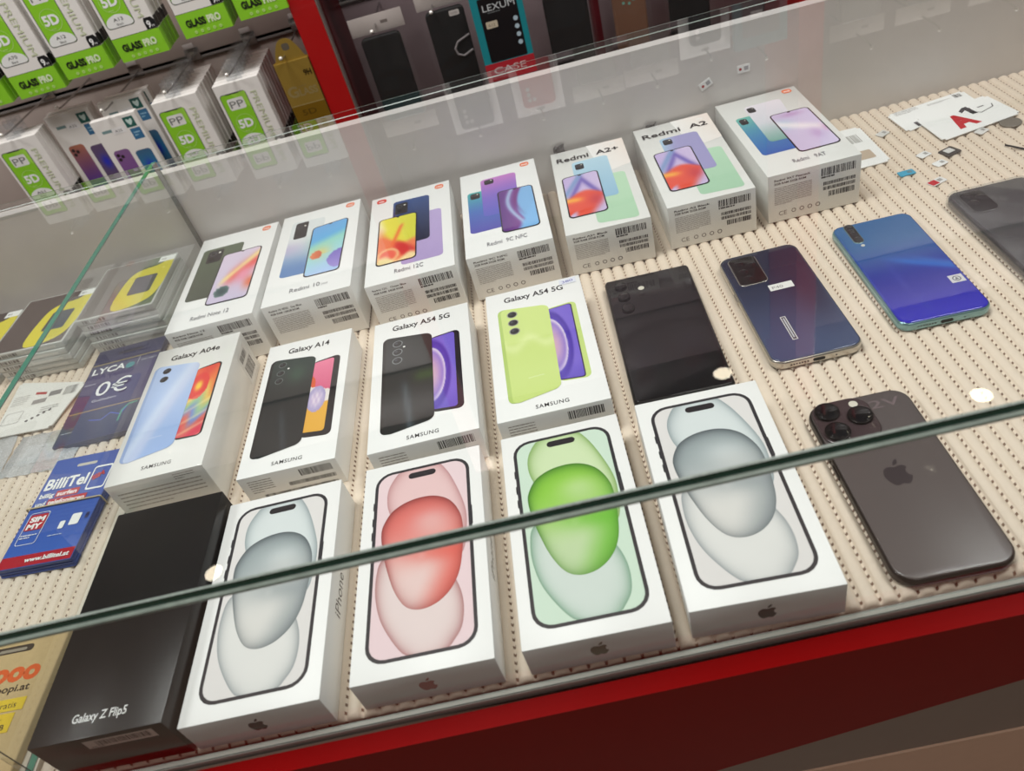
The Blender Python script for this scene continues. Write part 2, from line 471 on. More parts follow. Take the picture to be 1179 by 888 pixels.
GREY_SCREEN = dict(bg=(222, 219, 217), tc=(214, 221, 221), tr=(142, 154, 157), mu=(158, 168, 170), mr=(82, 90, 94), ml=(216, 215, 211), ms=(150, 158, 160), bc=(222, 222, 219), br=(150, 156, 158), logo=(28, 16, 18))
PINK_SCREEN = dict(bg=(230, 206, 210), tc=(228, 194, 194), tr=(186, 136, 138), mu=(222, 116, 108), mr=(140, 58, 56), ml=(228, 200, 196), ms=(222, 96, 84), bc=(226, 209, 207), br=(172, 122, 122), logo=(176, 104, 100))
GREEN_SCREEN = dict(bg=(204, 224, 206), tc=(206, 224, 180), tr=(128, 164, 92), mu=(140, 200, 66), mr=(66, 118, 38), ml=(190, 212, 166), ms=(106, 184, 52), bc=(206, 217, 210), br=(124, 160, 136), logo=(112, 104, 84))
def bubble_box(x, y, rz, w, l, h, pal, label):
    o = carton('phone_box', x, y, rz, w, l, h, label, CARTON)
    P = Print()
    for v in (47, 33, 21): P.rect(-35.7, v-3.4, -34, v+3.4, (44, 42, 46), False)
    P.rect(34, 14, 35.5, 30, (44, 42, 46), False)
    P.quad([(-35, 76.8), (35, 76.8), (35, -74.6), (-35, -74.6)], (52, 50, 54), 12.5, 2, 2)
    P.quad([(-32.6, 74.4), (32.6, 74.4), (32.6, -72.2), (-32.6, -72.2)], pal['bg'], 10.3, 4, 8)
    cl = (-32.6, -72.2, 32.6, 74.4)
    P.blob([(-16, 76), (-24.1, 62.9), (-25.6, 49), (-22, 34), (-10, 5), (12, -14), (27, -8), (30.6, 8), (31.2, 26), (26.6, 45.6), (19, 66), (10, 78), (-6, 80)],
           lambda u, v, r: mix(pal['tc'], pal['tr'], r**9*.95), 12, cl)
    P.blob([(-27.6, -.8), (-30.5, -12), (-30.4, -28), (-26.5, -45), (-19, -60), (-11, -71), (0, -80), (12, -78), (20, -69), (25.5, -59.6), (26.8, -44), (23, -28), (13, -10), (-2, 4), (-17, 7)],
           lambda u, v, r: mix(pal['bc'], pal['br'], r**9), 12, cl)
    def mid(u, v, r):
        c = mix(pal['ml'], pal['mu'], sst(-22, 34, v-.15*u))
        c = mix(c, pal['ms'], sst(6, 30, u*.9-v*.35)*sst(40, 0, v)*.9)
        c = mix(c, pal['tc'], .55*math.exp(-((u-6)/14)**2-((v-26)/9)**2))
        c = mix(c, pal['ms'], .75*math.exp(-((v+1+.12*u)/8)**2)*sst(-26, 16, u)); c = mix(c, pal['ml'], .35*math.exp(-((u-8)/12)**2-((v-18)/8)**2))
        return mix(c, pal['mr'], r**10*(.55+.45*sst(-30, 40, v-u*.6)))
    P.blob([(-28.6, 19.2), (-27.3, 29), (-20.5, 40), (-7.8, 46), (7.5, 46), (19.8, 38.8), (27, 25), (28.6, 10), (27.5, -6), (25, -21), (19.3, -33), (10, -41), (-1, -43.3), (-10.5, -39), (-18, -26.5), (-23.2, -10.3), (-26.5, 4)], mid, 14)
    P.quad([(-10.2, 73.2-1.5), (10.2, 73.2-1.5), (10.2, 66.2), (-10.2, 66.2)], (38, 34, 38), 2.9)
    P.build('phone_picture', o, (0, 0, h), m=GLOSS_INK)
    P = Print(); fruit_emblem(P, 0, h*500, 11.5, pal['logo'])
    P.build('fruit_emblem', o, (0, -l/2, 0), FRONT)
    P = Print(); P.text('iPhone', 0, 0, 34, (62, 56, 56), cap=9, bold=.0)
    P.build('side_lettering', o, (w/2, -.022, h/2-.0042), RIGHT)
    return o
bubble_box(-.1919, -.0328, .0124, .0879, .1703, .0286, GREY_SCREEN, 'white phone box picturing grey bubbles, between the black box and the pink one')
bubble_box(-.0863, -.0287, .0042, .0870, .1702, .0284, PINK_SCREEN, 'white phone box picturing a phone with pink and coral bubbles')
bubble_box(.0161, -.0280, .0004, .0861, .1698, .0281, GREEN_SCREEN, 'white phone box picturing a phone with bright green bubbles')
bubble_box(.1147, -.0259, -.0235, .0870, .1701, .0288, GREY_SCREEN, 'white phone box picturing grey bubbles, beside the loose dark grey phone')

# ---- boxes of the middle row: a tilted back view with a screen behind it
def lens_print(P, x, y, r, ring=(70, 74, 78)):
    P.disc(x, y, r, r, ring); P.disc(x, y, r*.8, r*.8, (14, 14, 18)); P.disc(x-.25*r, y+.25*r, r*.3, r*.3, (60, 64, 72), 12)
def galaxy_box(x, y, rz, w, l, h, label, title, tw, back, body, side, cams, ring, outer, obez, inner, art, wrap=False, flash=None, logo=None, note=None, wide=False, name='phone_box'):
    o = carton(name, x, y, rz, w, l, h, label, SHRINK if wrap else CARTON)
    P = Print()
    P.quad(outer, obez, 5.5, 2, 2)
    if inner: P.quad(inner, art, 3.2, 28, 60)
    P.build('screen_picture', o, (0, 0, h), m=GLOSS_INK)
    P = Print(.8)
    (ax, ay), (bx, by), (cx, cy), (dx, dy) = back
    P.quad(back, side, 6.5, 2, 2)
    P.quad([(ax+2.6, ay-.4), (bx, by), (cx, cy), (dx+3.4, dy-.5)], body, 6, 14, 40)
    if logo: P.text('SAMSUNG', logo[0], logo[1], 12.5, logo[2], cap=1.5, ang=.05)
    for cx_, cy_ in cams: lens_print(P, cx_, cy_, ring[0], ring[1])
    if flash: P.disc(*flash, 1.1, 1.1, (240, 240, 235), 12)
    P.build('phone_picture', o, (0, 0, h), m=GLOSS_INK)
    P = Print(); P.text(title, 0, 66.5, tw, BLACK, cap=7.4, align='c', bold=.022)
    P.build('title_lettering', o, (0, 0, h))
    P = Print(); P.text('SAMSUNG', 0, -76.6, 25.5, BLACK, cap=4.2, align='c', bold=.012)
    P.build('maker_lettering', o, (0, 0, h))
    P = Print(); H = h*1000
    if wide:
        P.lines(-w*430, H*.3, w*420, H*.78, 5, (176, 170, 165), 3, .3); P.lines(w*180, H*.78, w*390, H*.95, 3, (150, 144, 140), 4, .3)
        P.build('fine_print', o, (0, -l/2, 0), FRONT)
    else:
        P.lines(-w*420, H*.30, -w*180, H*.84, 6, (150, 144, 140), int(w*1e5), .32)
        P.bars(w*110, H*.62, w*430, H*.88, seed=int(tw)); P.bars(w*-40, H*.34, w*440, H*.48, seed=int(tw)+5); P.bars(-w*330, H*.08, w*430, H*.2, seed=int(tw)+9)
        P.build('barcode_print', o, (0, -l/2, 0), FRONT)
    if wide:
        P = Print(); P.rect(52, 4, 80, 36, (226, 224, 220)); P.bars(56, 8, 78, 22, seed=8); P.bars(56, 26, 74, 33, seed=9); P.build('side_barcode_label', o, (w/2, 0, 0), RIGHT)
    if note:
        P = Print(1.2); P.rect(24.5, 72.8, 39.5, 80.5, (226, 228, 238)); P.text('380', 27, 74.4, 10, (58, 62, 160), cap=3.6, ang=.08)
        P.build('price_note', o, (0, 0, h))
    return o

def art_swirl(s, t):
    c = ramp([(0, (222, 70, 52)), (.3, (232, 120, 60)), (.42, (226, 190, 90)), (.58, (150, 190, 150)), (.7, (120, 140, 200)), (.82, (214, 110, 96)), (1, (216, 60, 84))], t+.09*math.sin(7*s+9*t))
    d = math.hypot((s-.35)*.5, t-.28)
    if d < .2: c = mix((240, 200, 60), (224, 56, 50), sst(.02, .12, d))
    return mix(c, (240, 225, 170), .45*max(0, math.sin(40*t+6*s))**3*sst(.35, .5, t))
def art_pink_gold(s, t):
    d = math.hypot((s-.45)*.42, (t-.56)*.95)
    if d < .17: return mix(mix((196, 176, 210), (226, 214, 226), .5+.5*math.sin(30*s)*math.sin(40*t)), (168, 158, 200), sst(.05, .17, d))
    if t < .36+.1*s:
        if math.hypot(s*.5, t-.36) < .16: return (216, 88, 44)
        return mix((232, 128, 158), (208, 88, 124), t*2)
    if t < .62: return (230, 222, 218)
    return mix((238, 180, 80), (224, 168, 60), t)
def art_violet(s, t):
    d = math.hypot((s+.05)*.62, (t-.52)*1.05)
    c = ramp([(0, (226, 180, 176)), (.2, (196, 160, 196)), (.34, (150, 124, 200)), (.40, (226, 214, 232)), (.415, (84, 62, 176)), (.5, (72, 50, 160)), (.56, (120, 100, 204)), (.9, (112, 92, 200))], d)
    return mix(c, (84, 66, 178), sst(.75, 1., t)*.5)
def dark_glass(s, t):
    c = mix((36, 42, 42), (20, 24, 24), t*1.2)
    c = mix(c, (74, 86, 92), .85*math.exp(-((s-.42-.25*(t-.6))/.07)**2)*sst(.45, .62, t))
    return mix(c, (58, 84, 36), .75*math.exp(-((t-.5)/.06)**2)*sst(.5, .75, s))
def teal_black(s, t):
    c = mix((40, 56, 54), (24, 30, 32), sst(0, .5, t))
    c = mix(c, (70, 100, 80), .55*math.exp(-((s-.62)/.2)**2-((t-.2)/.1)**2))
    return mix(c, (66, 74, 80), .6*math.exp(-((s-.5-.5*(t-.75))/.06)**2)*sst(.5, .7, t))
def sky_blue(s, t):
    c = mix((176, 196, 230), (150, 178, 224), t)
    c = mix(c, (206, 218, 238), .8*math.exp(-((s-.55+.9*(t-.35))/.16)**2))
    return mix(c, (198, 204, 228), .6*math.exp(-((s-.35+.8*(t-.8))/.12)**2))
def lime(s, t):
    c = mix((206, 224, 136), (200, 220, 130), t)
    return mix(c, (224, 236, 168), .7*math.exp(-((t-.42-.05*math.sin(9*s))/.05)**2))

galaxy_box(-.3046, .1752, .0139, .0829, .1742, .0427, 'white phone box with pale blue two-camera phone picture, by the glass divider', 'Galaxy A04e', 49,
    [(-36.9, 61), (9, 53.5), (9.4, -56), (-36.3, -65)], sky_blue, (150, 172, 214), [(-23.7, 51.2), (-23.5, 39.2)], (4.1, (46, 52, 64)),
    [(7, 42), (32, 47.5), (32.8, -51.2), (7, -50)], (28, 26, 30), [(7, 41), (30.4, 45), (31, -49.5), (7, -47.8)], art_swirl, wrap=True, logo=(-17, -41, (214, 222, 238)), wide=True)
galaxy_box(-.1976, .1616, -.0019, .0814, .1677, .0281, 'white phone box with dark teal phone picture and pink and yellow screen', 'Galaxy A14', 40,
    [(-34.6, 60.5), (9.3, 53.5), (9.7, -58.3), (-33.6, -66)], teal_black, (20, 24, 26), [(-22.6, 50.9), (-22.8, 39.3), (-22.7, 28.2)], (3.9, (104, 112, 112)),
    [(7, 44), (33, 48.2), (34.2, -55.8), (7, -52.4)], (24, 22, 26), [(7, 42.5), (27.4, 45.3), (27.8, -49.4), (7, -46.5)], art_pink_gold, flash=(-16, 43.7))
galaxy_box(-.0868, .1519, .0188, .0880, .1653, .0321, 'white phone box with black phone picture and violet screen', 'Galaxy A54 5G', 53.5,
    [(-35, 57.3), (9.7, 50.2), (9.8, -60.5), (-34.2, -67)], dark_glass, (16, 17, 18), [(-21.4, 45.6), (-21.4, 33.8), (-21.4, 22)], (4.6, (120, 126, 128)),
    [(7, 42.5), (34.3, 46), (34, -56.2), (7, -53.2)], (24, 20, 30), [(7, 41), (29.7, 44), (28.8, -52.6), (7, -49.8)], art_violet, flash=(-15.4, 39.2))
galaxy_box(.0156, .1528, -.0013, .0865, .1661, .0321, 'white phone box with lime green phone picture and a handwritten price', 'Galaxy A54 5G', 53.5,
    [(-33.8, 57), (11, 49.4), (9.4, -59), (-32.6, -67)], lime, (180, 204, 112), [(-21.1, 46.3), (-21, 34.4), (-20.8, 22.3)], (4.7, (150, 152, 140)),
    [(8, 43), (34.4, 46), (33.6, -55.2), (8, -52.6)], (196, 216, 128), [(8, 41.8), (30.7, 44), (29.4, -53.8), (8, -51.4)], (50, 40, 70), logo=(-14.8, -41.4, (232, 240, 200)), note=True)
_o = bpy.context.scene.objects
# violet wallpaper inside the lime phone's dark rim
for ob in list(_o):
    if ob.name.startswith('screen_picture') and ob.parent and 'handwritten' in ob.parent['label']:
        P = Print(.5); P.quad([(8, 41), (29.6, 43), (28.4, -52.6), (8, -50.4)], art_violet, 2.6, 28, 60)
        P.build('wallpaper', ob, m=GLOSS_INK)

# ---- boxes of the far row
def phone_face(P, q, art, rim=(34, 32, 40), r=5, t=1.3, notch=True):
    (ax, ay), (bx, by), (cx, cy), (dx, dy) = q
    P.quad(q, rim, r, 2, 2)
    P.quad([(ax+t, ay-t), (bx-t, by-t), (cx-t, cy+t*1.3), (dx+t, dy+t*1.3)], art, r-t*.8, 26, 40)
    if notch: P.disc((ax+bx)/2, (ay+by)/2-t-.6, 1.6, 1.5, rim, 12)
def badge(P, x, y, c=(232, 116, 68), txt='mi', w=9.8, h=9.4):
    P.quad([(x-w/2, y+h/2), (x+w/2, y+h/2), (x+w/2, y-h/2), (x-w/2, y-h/2)], c, 3.4)
    P.text(txt, x, y-2, 6.2, WHITE, cap=4, align='c', bold=.03)
def redmi_box(x, y, rz, w, l, h, label, backs, scr, art, title, big=False, bdg=(32, 79), lines=None, wrap=False, red=False, tint=None, name='phone_box', syms=True, note=None):
    o = carton(name, x, y, rz, w, l, h, label, SHRINK if wrap else CARTON)
    if tint:
        P = Print(.02); P.quad([(0, l*499), (w*499, l*499), (w*499, l*150), (10, l*100)], lambda s, t: mix((240, 238, 235), tint, s*(1-.5*t)), 0, 8, 8)
        P.build('tinted_corner', o, (0, 0, h))
    for i, (q, col, camspec) in enumerate(backs):
        P = Print(.1+.3*i); P.quad(q, col, 4.5, 12, 30)
        if camspec:
            k, cx, cy, a, b = camspec
            if k == 'isl':
                P.quad([(cx-a, cy+b), (cx+a, cy+b), (cx+a, cy-b), (cx-a, cy-b)], (38, 38, 42), 2.6)
                P.disc(cx-a*.3, cy+b*.4, a*.42, a*.42, (16, 16, 20)); P.ring(cx-a*.3, cy+b*.4, a*.3, a*.42, (86, 88, 92)); P.disc(cx-a*.3, cy-b*.4, a*.36, a*.36, (14, 14, 18)); P.disc(cx+a*.5, cy+b*.5, a*.18, a*.18, (232, 230, 220), 10)
        P.build('back_picture', o, (0, 0, h), m=GLOSS_INK)
    P = Print(1.2); phone_face(P, scr, art); P.build('screen_picture', o, (0, 0, h), m=GLOSS_INK)
    P = Print(1.5)
    if big: P.text(title[0], title[1], title[2], title[3], (28, 26, 30), cap=10, bold=.015)
    else: P.text(title[0], title[1], title[2], title[3], (134, 134, 140), cap=7)
    if note: P.text(note, title[1]+title[3]+1.2, title[2]+.4, 7, (140, 140, 144), cap=2.6)
    P.build('title_lettering', o, (0, 0, h))
    P = Print(); badge(P, *bdg); P.build('maker_badge', o, (0, 0, h))
    if red:
        P = Print(); badge(P, -32.8, 78.5, (216, 62, 48), 'new', 11, 9); P.build('red_badge', o, (0, 0, h))
    P = Print(); W = w*500; H = h*1000; dk = (70, 66, 66)
    if lines:
        P.text(lines[0], -W+6, H*.86, 33, dk, cap=2.1, bold=.02); P.text(lines[1], -W+6, H*.79, 29, dk, cap=2.1, bold=.02)
    P.lines(-W+6, H*.36, -W*.05, H*.74, 11, (158, 152, 148), int(x*1e4) % 97, .34)
    P.build('fine_print', o, (0, -l/2, 0), FRONT)
    sd = int(abs(x)*1e4) % 89
    P = Print(); P.bars(W*.15, H*.74, W-5, H*.9, seed=sd, unit=.5); P.lines(W*.15, H*.69, W*.6, H*.73, 1, dk, sd, .8)
    P.bars(W*.2, H*.54, W-5, H*.61, seed=sd+1, unit=.36); P.bars(W*.2, H*.44, W-5, H*.51, seed=sd+2, unit=.36); P.bars(W*.32, H*.29, W-5, H*.40, seed=sd+3)
    P.build('barcode_print', o, (0, -l/2, 0), FRONT)
    if syms:
        P = Print(); P.text('CE', -W+10, H*.13, 7.5, (104, 98, 96), cap=4.6)
        for i in range(4): P.ring(-W+24+i*7.5, H*.18, 1.5, 2.3, (120, 114, 112), 6+i)
        P.build('approval_marks', o, (0, -l/2, 0), FRONT)
    return o

def art_note(s, t):
    c = mix((222, 206, 226), (206, 196, 222), t)
    d = abs((s-.2)*.55+(t-.78)*.9*0-.0)
    band = math.exp(-((t-.28-.42*(1-s))/.16)**2)
    c = mix(c, (236, 98, 92), band*sst(.15, .5, s)); c = mix(c, (250, 226, 150), .9*math.exp(-((t-.12-.6*(1-s))/.07)**2)*sst(.05, .3, s))
    c = mix(c, (240, 150, 176), .9*math.exp(-((s-.75)/.2)**2-((t-.55)/.16)**2)); c = mix(c, (232, 108, 66), .9*sst(.7, 1, s)*math.exp(-((t-.72)/.12)**2))
    e = ((s-.3)/.2)**2+((t-.8)/.11)**2
    return mix((44, 72, 76), (120, 150, 146), e*.8) if e < 1 else c
def art_orbs(s, t):
    c = ramp([(0, (110, 170, 226)), (.28, (96, 174, 226)), (.42, (150, 214, 200)), (.7, (160, 214, 226)), (1, (170, 200, 240))], t+.15*s-.05)
    a = math.atan2(t-.62, s-.36); d = math.hypot((s-.36)*.5, t-.62)
    c = mix(c, (236, 200, 96), .75*math.exp(-(d/.14)**2)*(1 if a < 0 else .4))
    if math.hypot((s-.24)*.5, t-.62) < .085: c = mix((232, 140, 90), (196, 92, 62), s*2)
    if math.hypot((s-.95)*.5, t-.78) < .17: c = mix((120, 104, 192), (156, 140, 212), (t-.62)*3)
    return c
def art_lava(s, t):
    w = t+.10*math.sin(6*s+1)+.06*math.sin(11*t)
    c = mix((236, 226, 80), (214, 212, 70), s)
    c = mix(c, (248, 240, 200), sst(.3, .0, s+.5*abs(t-.25))); c = mix(c, (238, 126, 84), sst(.42, .62, w+.25*(.5-s)))
    d = math.hypot((s-.72)*.5, t-.74+.12*math.sin(5*s)); c = mix(c, (206, 48, 46), sst(.2, .08, d))
    c = mix(c, (240, 110, 60), .9*math.exp(-((s-.62+.55*(t-.2))/.06)**2)*sst(.15, .25, t)*sst(.75, .55, t))
    d = math.hypot((s-.28)*.5, t-.84); c = mix(c, (236, 98, 84), .8*sst(.16, .06, d)); c = mix(c, (246, 206, 150), .8*math.exp(-((d-.13)/.02)**2))
    return mix(c, (248, 232, 170), .9*sst(.86, .97, t+.06*math.sin(9*s)))
def art_ribbon(s, t):
    e = .62-.26*math.sin(3.6*t+.4)
    c = mix((94, 54, 130), (140, 74, 150), s*1.3)
    c = mix(c, (128, 180, 228), sst(-.05, .05, (s-e)-.25*(.7-t)*0-.16*sst(.75, .2, t)))
    c = mix(c, (176, 214, 240), .8*math.exp(-((s-e+.12)/.07)**2)); c = mix(c, (112, 44, 116), .7*math.exp(-((s-e-.1)/.06)**2)*sst(.8, .3, t))
    return mix(c, (130, 186, 236), sst(1.25, 1.45, s+t*.9))
def art_loop(s, t):
    c = mix((196, 176, 222), (206, 190, 226), s)
    c = mix(c, (108, 92, 176), .9*math.exp(-((t-.12-1.1*abs(s-.52))/.1)**2)*sst(.75, .5, t)); c = mix(c, (110, 150, 196), .8*math.exp(-((t-.45+.9*s)/.09)**2))
    d = t-(.62-.16*math.sin(3*s)); c = mix(c, (230, 84, 64), sst(-.08, .02, d)*sst(1.75, 1.4, s*.9+t))
    c = mix(c, (250, 176, 70), .95*math.exp(-((t-.6-.05*s)/.06)**2)*sst(.6, .2, s)); c = mix(c, (184, 48, 74), .6*math.exp(-((s-.8)/.2)**2-((t-.7)/.14)**2))
    return mix(c, (206, 186, 224), sst(.75, .8, s*.35+t*.8)*sst(.3, .1, s))
def art_pearl(s, t):
    c = mix((206, 192, 222), (214, 202, 232), s); c = mix(c, (156, 196, 216), .9*math.exp(-((s-.1)/.25)**2-((t-.3)/.12)**2)); c = mix(c, (190, 150, 198), .8*math.exp(-((s-.5)/.3)**2-((t-.08)/.06)**2))
    c = mix(c, (244, 236, 240), .9*math.exp(-((t-.42-.3*(s-.5))/.1)**2)); c = mix(c, (190, 158, 206), .7*math.exp(-((s-.7)/.16)**2-((t-.68)/.14)**2)); return mix(c, (200, 140, 190), .7*math.exp(-((s-1)/.1)**2-((t-.6)/.1)**2))
def grad(*st):
    n = len(st)-1; return lambda s, t: ramp([(i/n, c) for i, c in enumerate(st)], t)
def pearl_back(s, t):
    c = mix((220, 224, 224), (96, 134, 186), sst(.35, .95, t)); c = mix(c, (186, 168, 206), .6*math.exp(-((t-.52)/.12)**2)*(1-s)); return mix(c, (150, 206, 186), .7*math.exp(-((s-.9)/.3)**2-((t-.5)/.16)**2))

redmi_box(-.2978, .3670, .0060, .0906, .1788, .0506, 'white phone box with moss green phone picture, beside the stacked case boxes',
    [([(-38.4, 63), (9.6, 62.5), (9.8, -40), (-37.2, -39)], grad((92, 104, 84), (66, 74, 62)), ('isl', -22, 45, 9, 13))], [(-10.6, 41.4), (34.2, 42.4), (34, -57), (-11.5, -56)], art_note, ('Redmi Note 12', -21.5, -77, 40), bdg=(32.4, 80.5), lines=('Redmi Note 12', '4GB RAM 128GB ROM'), syms=False)
redmi_box(-.1987, .3678, .0128, .0906, .1776, .0521, 'white phone box with pearl white to blue phone picture and aqua screen',
    [([(-32.6, 71.4), (6, 67), (5, -44), (-33.2, -42)], pearl_back, ('isl', -20.4, 49.5, 7.4, 17.5))], [(-6.5, 46.4), (34, 51.4), (31.4, -53.6), (-6.5, -53)], art_orbs, ('Redmi 10', -17.8, -74.5, 31), bdg=(33.5, 79.8), lines=('Redmi 10 2022   Sea Blue', '4GB RAM 128GB ROM'), syms=False, note='2022')
redmi_box(-.0955, .3608, .0148, .0887, .1767, .0505, 'white phone box with navy and lilac phone pictures, orange and yellow screen',
    [([(-8.5, 30), (34, 29.5), (33.8, -65), (-8.5, -65)], grad((186, 168, 214), (178, 158, 206)), None), ([(-19, 68.5), (21.4, 66), (21, -27), (-19, -27)], grad((60, 84, 136), (24, 32, 58)), ('isl', -9.6, 50.5, 7, 12))], [(-34, 35), (8, 34.2), (7, -57.4), (-34.4, -57.4)], art_lava, ('Redmi 12C', -14.8, -76.6, 28.6), bdg=(32.9, 78.5), lines=('Redmi 12C   Ocean Blue', '4GB RAM  64GB ROM'), red=True)
redmi_box(.0020, .3662, .0029, .0839, .1727, .0488, 'white phone box with turquoise and purple phone pictures and violet ribbon screen',
    [([(-35.2, 42), (2, 40), (2, -43.4), (-35.2, -43.4)], grad((72, 176, 172), (70, 110, 184), (78, 76, 170)), ('isl', -27, 32.5, 5.2, 6.2)), ([(-19.8, 65), (19.2, 65), (16.5, -16), (-20, -16)], grad((196, 124, 196), (128, 104, 196), (92, 96, 190)), ('isl', -10.6, 57, 5.2, 5.4))], [(-3.6, 29), (34, 27), (33.9, -57.6), (-4, -56.6)], art_ribbon, ('Redmi  9C NFC', -20, -73.4, 39), bdg=(30.4, 77.5), lines=('Redmi 9C NFC', '2GB RAM 32GB ROM'))
redmi_box(.0990, .3688, -.0355, .0800, .1742, .0451, 'wrapped white phone box with sky blue and mint phone pictures',
    [([(-8, 14), (31, 12), (31, -82), (-8, -78)], grad((188, 222, 190), (178, 214, 182)), None), ([(-19.6, 55), (18.8, 55.6), (19.2, -33), (-19.6, -31)], grad((182, 214, 230), (148, 190, 216)), ('isl', -12, 43, 4.6, 6.4))], [(-33.2, 25), (5, 27), (5.2, -58.4), (-33.2, -59)], art_loop, ('Redmi  A2+', -34.5, 61, 67), True, (27.6, 80.5), ('Redmi A2+ Black', '2GB RAM 32GB ROM'), wrap=True, tint=(240, 226, 216))
redmi_box(.1947, .3730, -.0176, .0814, .1750, .0455, 'wrapped white phone box with lavender and mint phone pictures',
    [([(-7, 9), (34, 6.8), (33.6, -80.6), (-7, -78)], grad((184, 220, 190), (170, 208, 178)), None), ([(-19.4, 52), (20.4, 51.6), (20.6, -33.2), (-19, -31)], lambda s, t: mix((168, 204, 226), (160, 156, 202), sst(.0, .5, s+t*.5)), ('isl', -12, 42, 4.8, 6.2))], [(-32, 22), (7.4, 23.4), (6.8, -60.6), (-31.6, -61)], art_loop, ('Redmi  A2', -34.4, 60, 69), True, (29.7, 78.4), ('Redmi A2 Black', '2GB RAM 32GB ROM'), wrap=True, tint=(240, 226, 216))
redmi_box(.2888, .3753, .0014, .0852, .1714, .0496, 'wrapped white phone box with teal and pearl phone pictures, beside the loose SIM cards',
    [([(-33.8, 43), (2, 42), (2, -46), (-33.4, -46)], grad((110, 186, 170), (70, 136, 180), (52, 100, 178)), ('isl', -27.5, 32.4, 3.9, 6.6)), ([(-18.4, 64.6), (20, 64.6), (13, -24), (-19, -23)], grad((232, 224, 232), (216, 216, 224), (120, 170, 160)), ('isl', -13, 54, 3.9, 6.2))], [(-2.8, 31), (36.4, 30.4), (37.2, -55.6), (-2.6, -56.6)], art_pearl, ('Redmi   9AT', -13.6, -72.4, 30), bdg=(31.8, 77.4), lines=('Redmi 9AT Peacock', '2GB RAM 32GB ROM'), wrap=True)

# ---- black carton beside the grey bubble box
BLACKCARD = mat('black_card', (20, 19, 20), .3, spec=.3, var=.1)
o = carton('phone_box', -.2807, -.0310, .004, .0845, .1760, .040, 'tall black phone box with small white lettering beside the grey bubble box', BLACKCARD)
P = Print(); P.text('Galaxy Z Flip5', -17.9, -77.5, 35, (226, 226, 224), cap=5.6, bold=.012); P.build('title_lettering', o, (0, 0, .04))
P = Print(); P.rect(-10, 27, 34, 36, (222, 210, 204)); P.bars(-3, 29, 31, 34.5, seed=4); P.lines(-8, 27.6, 10, 29, 1, (80, 70, 70)); P.build('barcode_label', o, (0, -.0880, 0), FRONT)

# ------------------------------------------------------------------ loose phones
chrome = mat('silver_phone_rim', (196, 192, 184), .25, .85)
aqua = mat('aqua_phone_rim', (140, 178, 182), .25, .7)
graph = mat('graphite_phone_rim', (52, 48, 48), .22, .8)
blackrim = mat('black_phone_rim', (26, 25, 27), .3, .3)
lensm = mat('camera_glass', (12, 12, 16), .05, coat=1)
port = mat('dark_port', (20, 18, 18), .6)
def loose_phone(name, x, y, rz, w, l, h, r, label, rim, backcol, backm=PHONE_BACK, inset=.0012):
    root = tag(empty(name, (x, y, 0), rz), label, 'phone')
    link('frame', slab_me('frame', w, l, h, r, .0026), rim, root)
    P = Print(0); W, L = w*1e3-2*inset*1e3, l*1e3-2*inset*1e3
    P.quad([(-W/2, L/2), (W/2, L/2), (W/2, -L/2), (-W/2, -L/2)], backcol, r*1e3-inset*1e3, 16, 44)
    # gently rounded glass sheet
    bm = bmesh.new(); add_slab(bm, w-2*inset, l-2*inset, .0014, r-inset, .0011, z0=h-.0012); me = finish(bm, 'back_glass', True)
    at = me.color_attributes.new('ink', 'FLOAT_COLOR', 'POINT')
    for i, q in enumerate(me.vertices):
        c = backcol(q.co.x/W*1e3+.5, .5-q.co.y/L*1e3) if callable(backcol) else backcol
        at.data[i].color = (*lin(c), 1)
    g = link('back_glass', me, backm, root)
    if callable(backcol): P.V = [(a, b, h+.00023) for a, b, c in P.V]; sh = .955; P.V = [(a*sh, b*.978, c) for a, b, c in P.V]; P.build('tinted_sheet', g, m=backm)
    return root
def ports(root, w, l, h, rim2=port):
    bm = bmesh.new(); add_slab(bm, .009, .0026, .0004, .0013, .0001); link('charging_port', finish(bm, 'charging_port'), port, root, (0, -l/2-.00005, h/2), (PI/2, 0, 0))
    for i in range(6):
        pass
    P = Print(.1)
    for i in range(7): P.disc(-21+i*2.1, 0, .7, .7, (24, 22, 22), 10)
    P.disc(13, 0, .6, .6, (24, 22, 22), 10)
    P.build('speaker_holes', root, (0, -l/2, h/2), FRONT)
def lens(root, x, y, z, r, hh=.0008, m=lensm, ring=None):
    me = slab_me('camera_lens', 2*r, 2*r, hh, r, .0003); o = link('camera_lens', me, ring or m, root, (x, y, z))
    if ring: link('lens_glass', slab_me('lens_glass', 1.6*r, 1.6*r, .0003, .8*r, .0001), m, o, (0, 0, hh-.0001))
    return o

# big black phone behind the boxes
p = loose_phone('smartphone', .1165, .1641, -.0321, .0774, .1660, .0085, .004, 'flat black phone with square corners behind the grey bubble box', blackrim, (24, 23, 26), PHONE_BACK)
for a, b in ((-.0253, .0700), (-.0247, .0530), (-.0238, .0352)): lens(p, a, b, .0087, .0055, .0016, lensm, blackrim)
lens(p, -.0078, .0610, .0087, .0028, .0004, mat('pale_flash', (210, 205, 190), .3))
lens(p, -.0085, .0520, .0087, .0022, .0004)
ports(p, .0774, .1660, .0085)

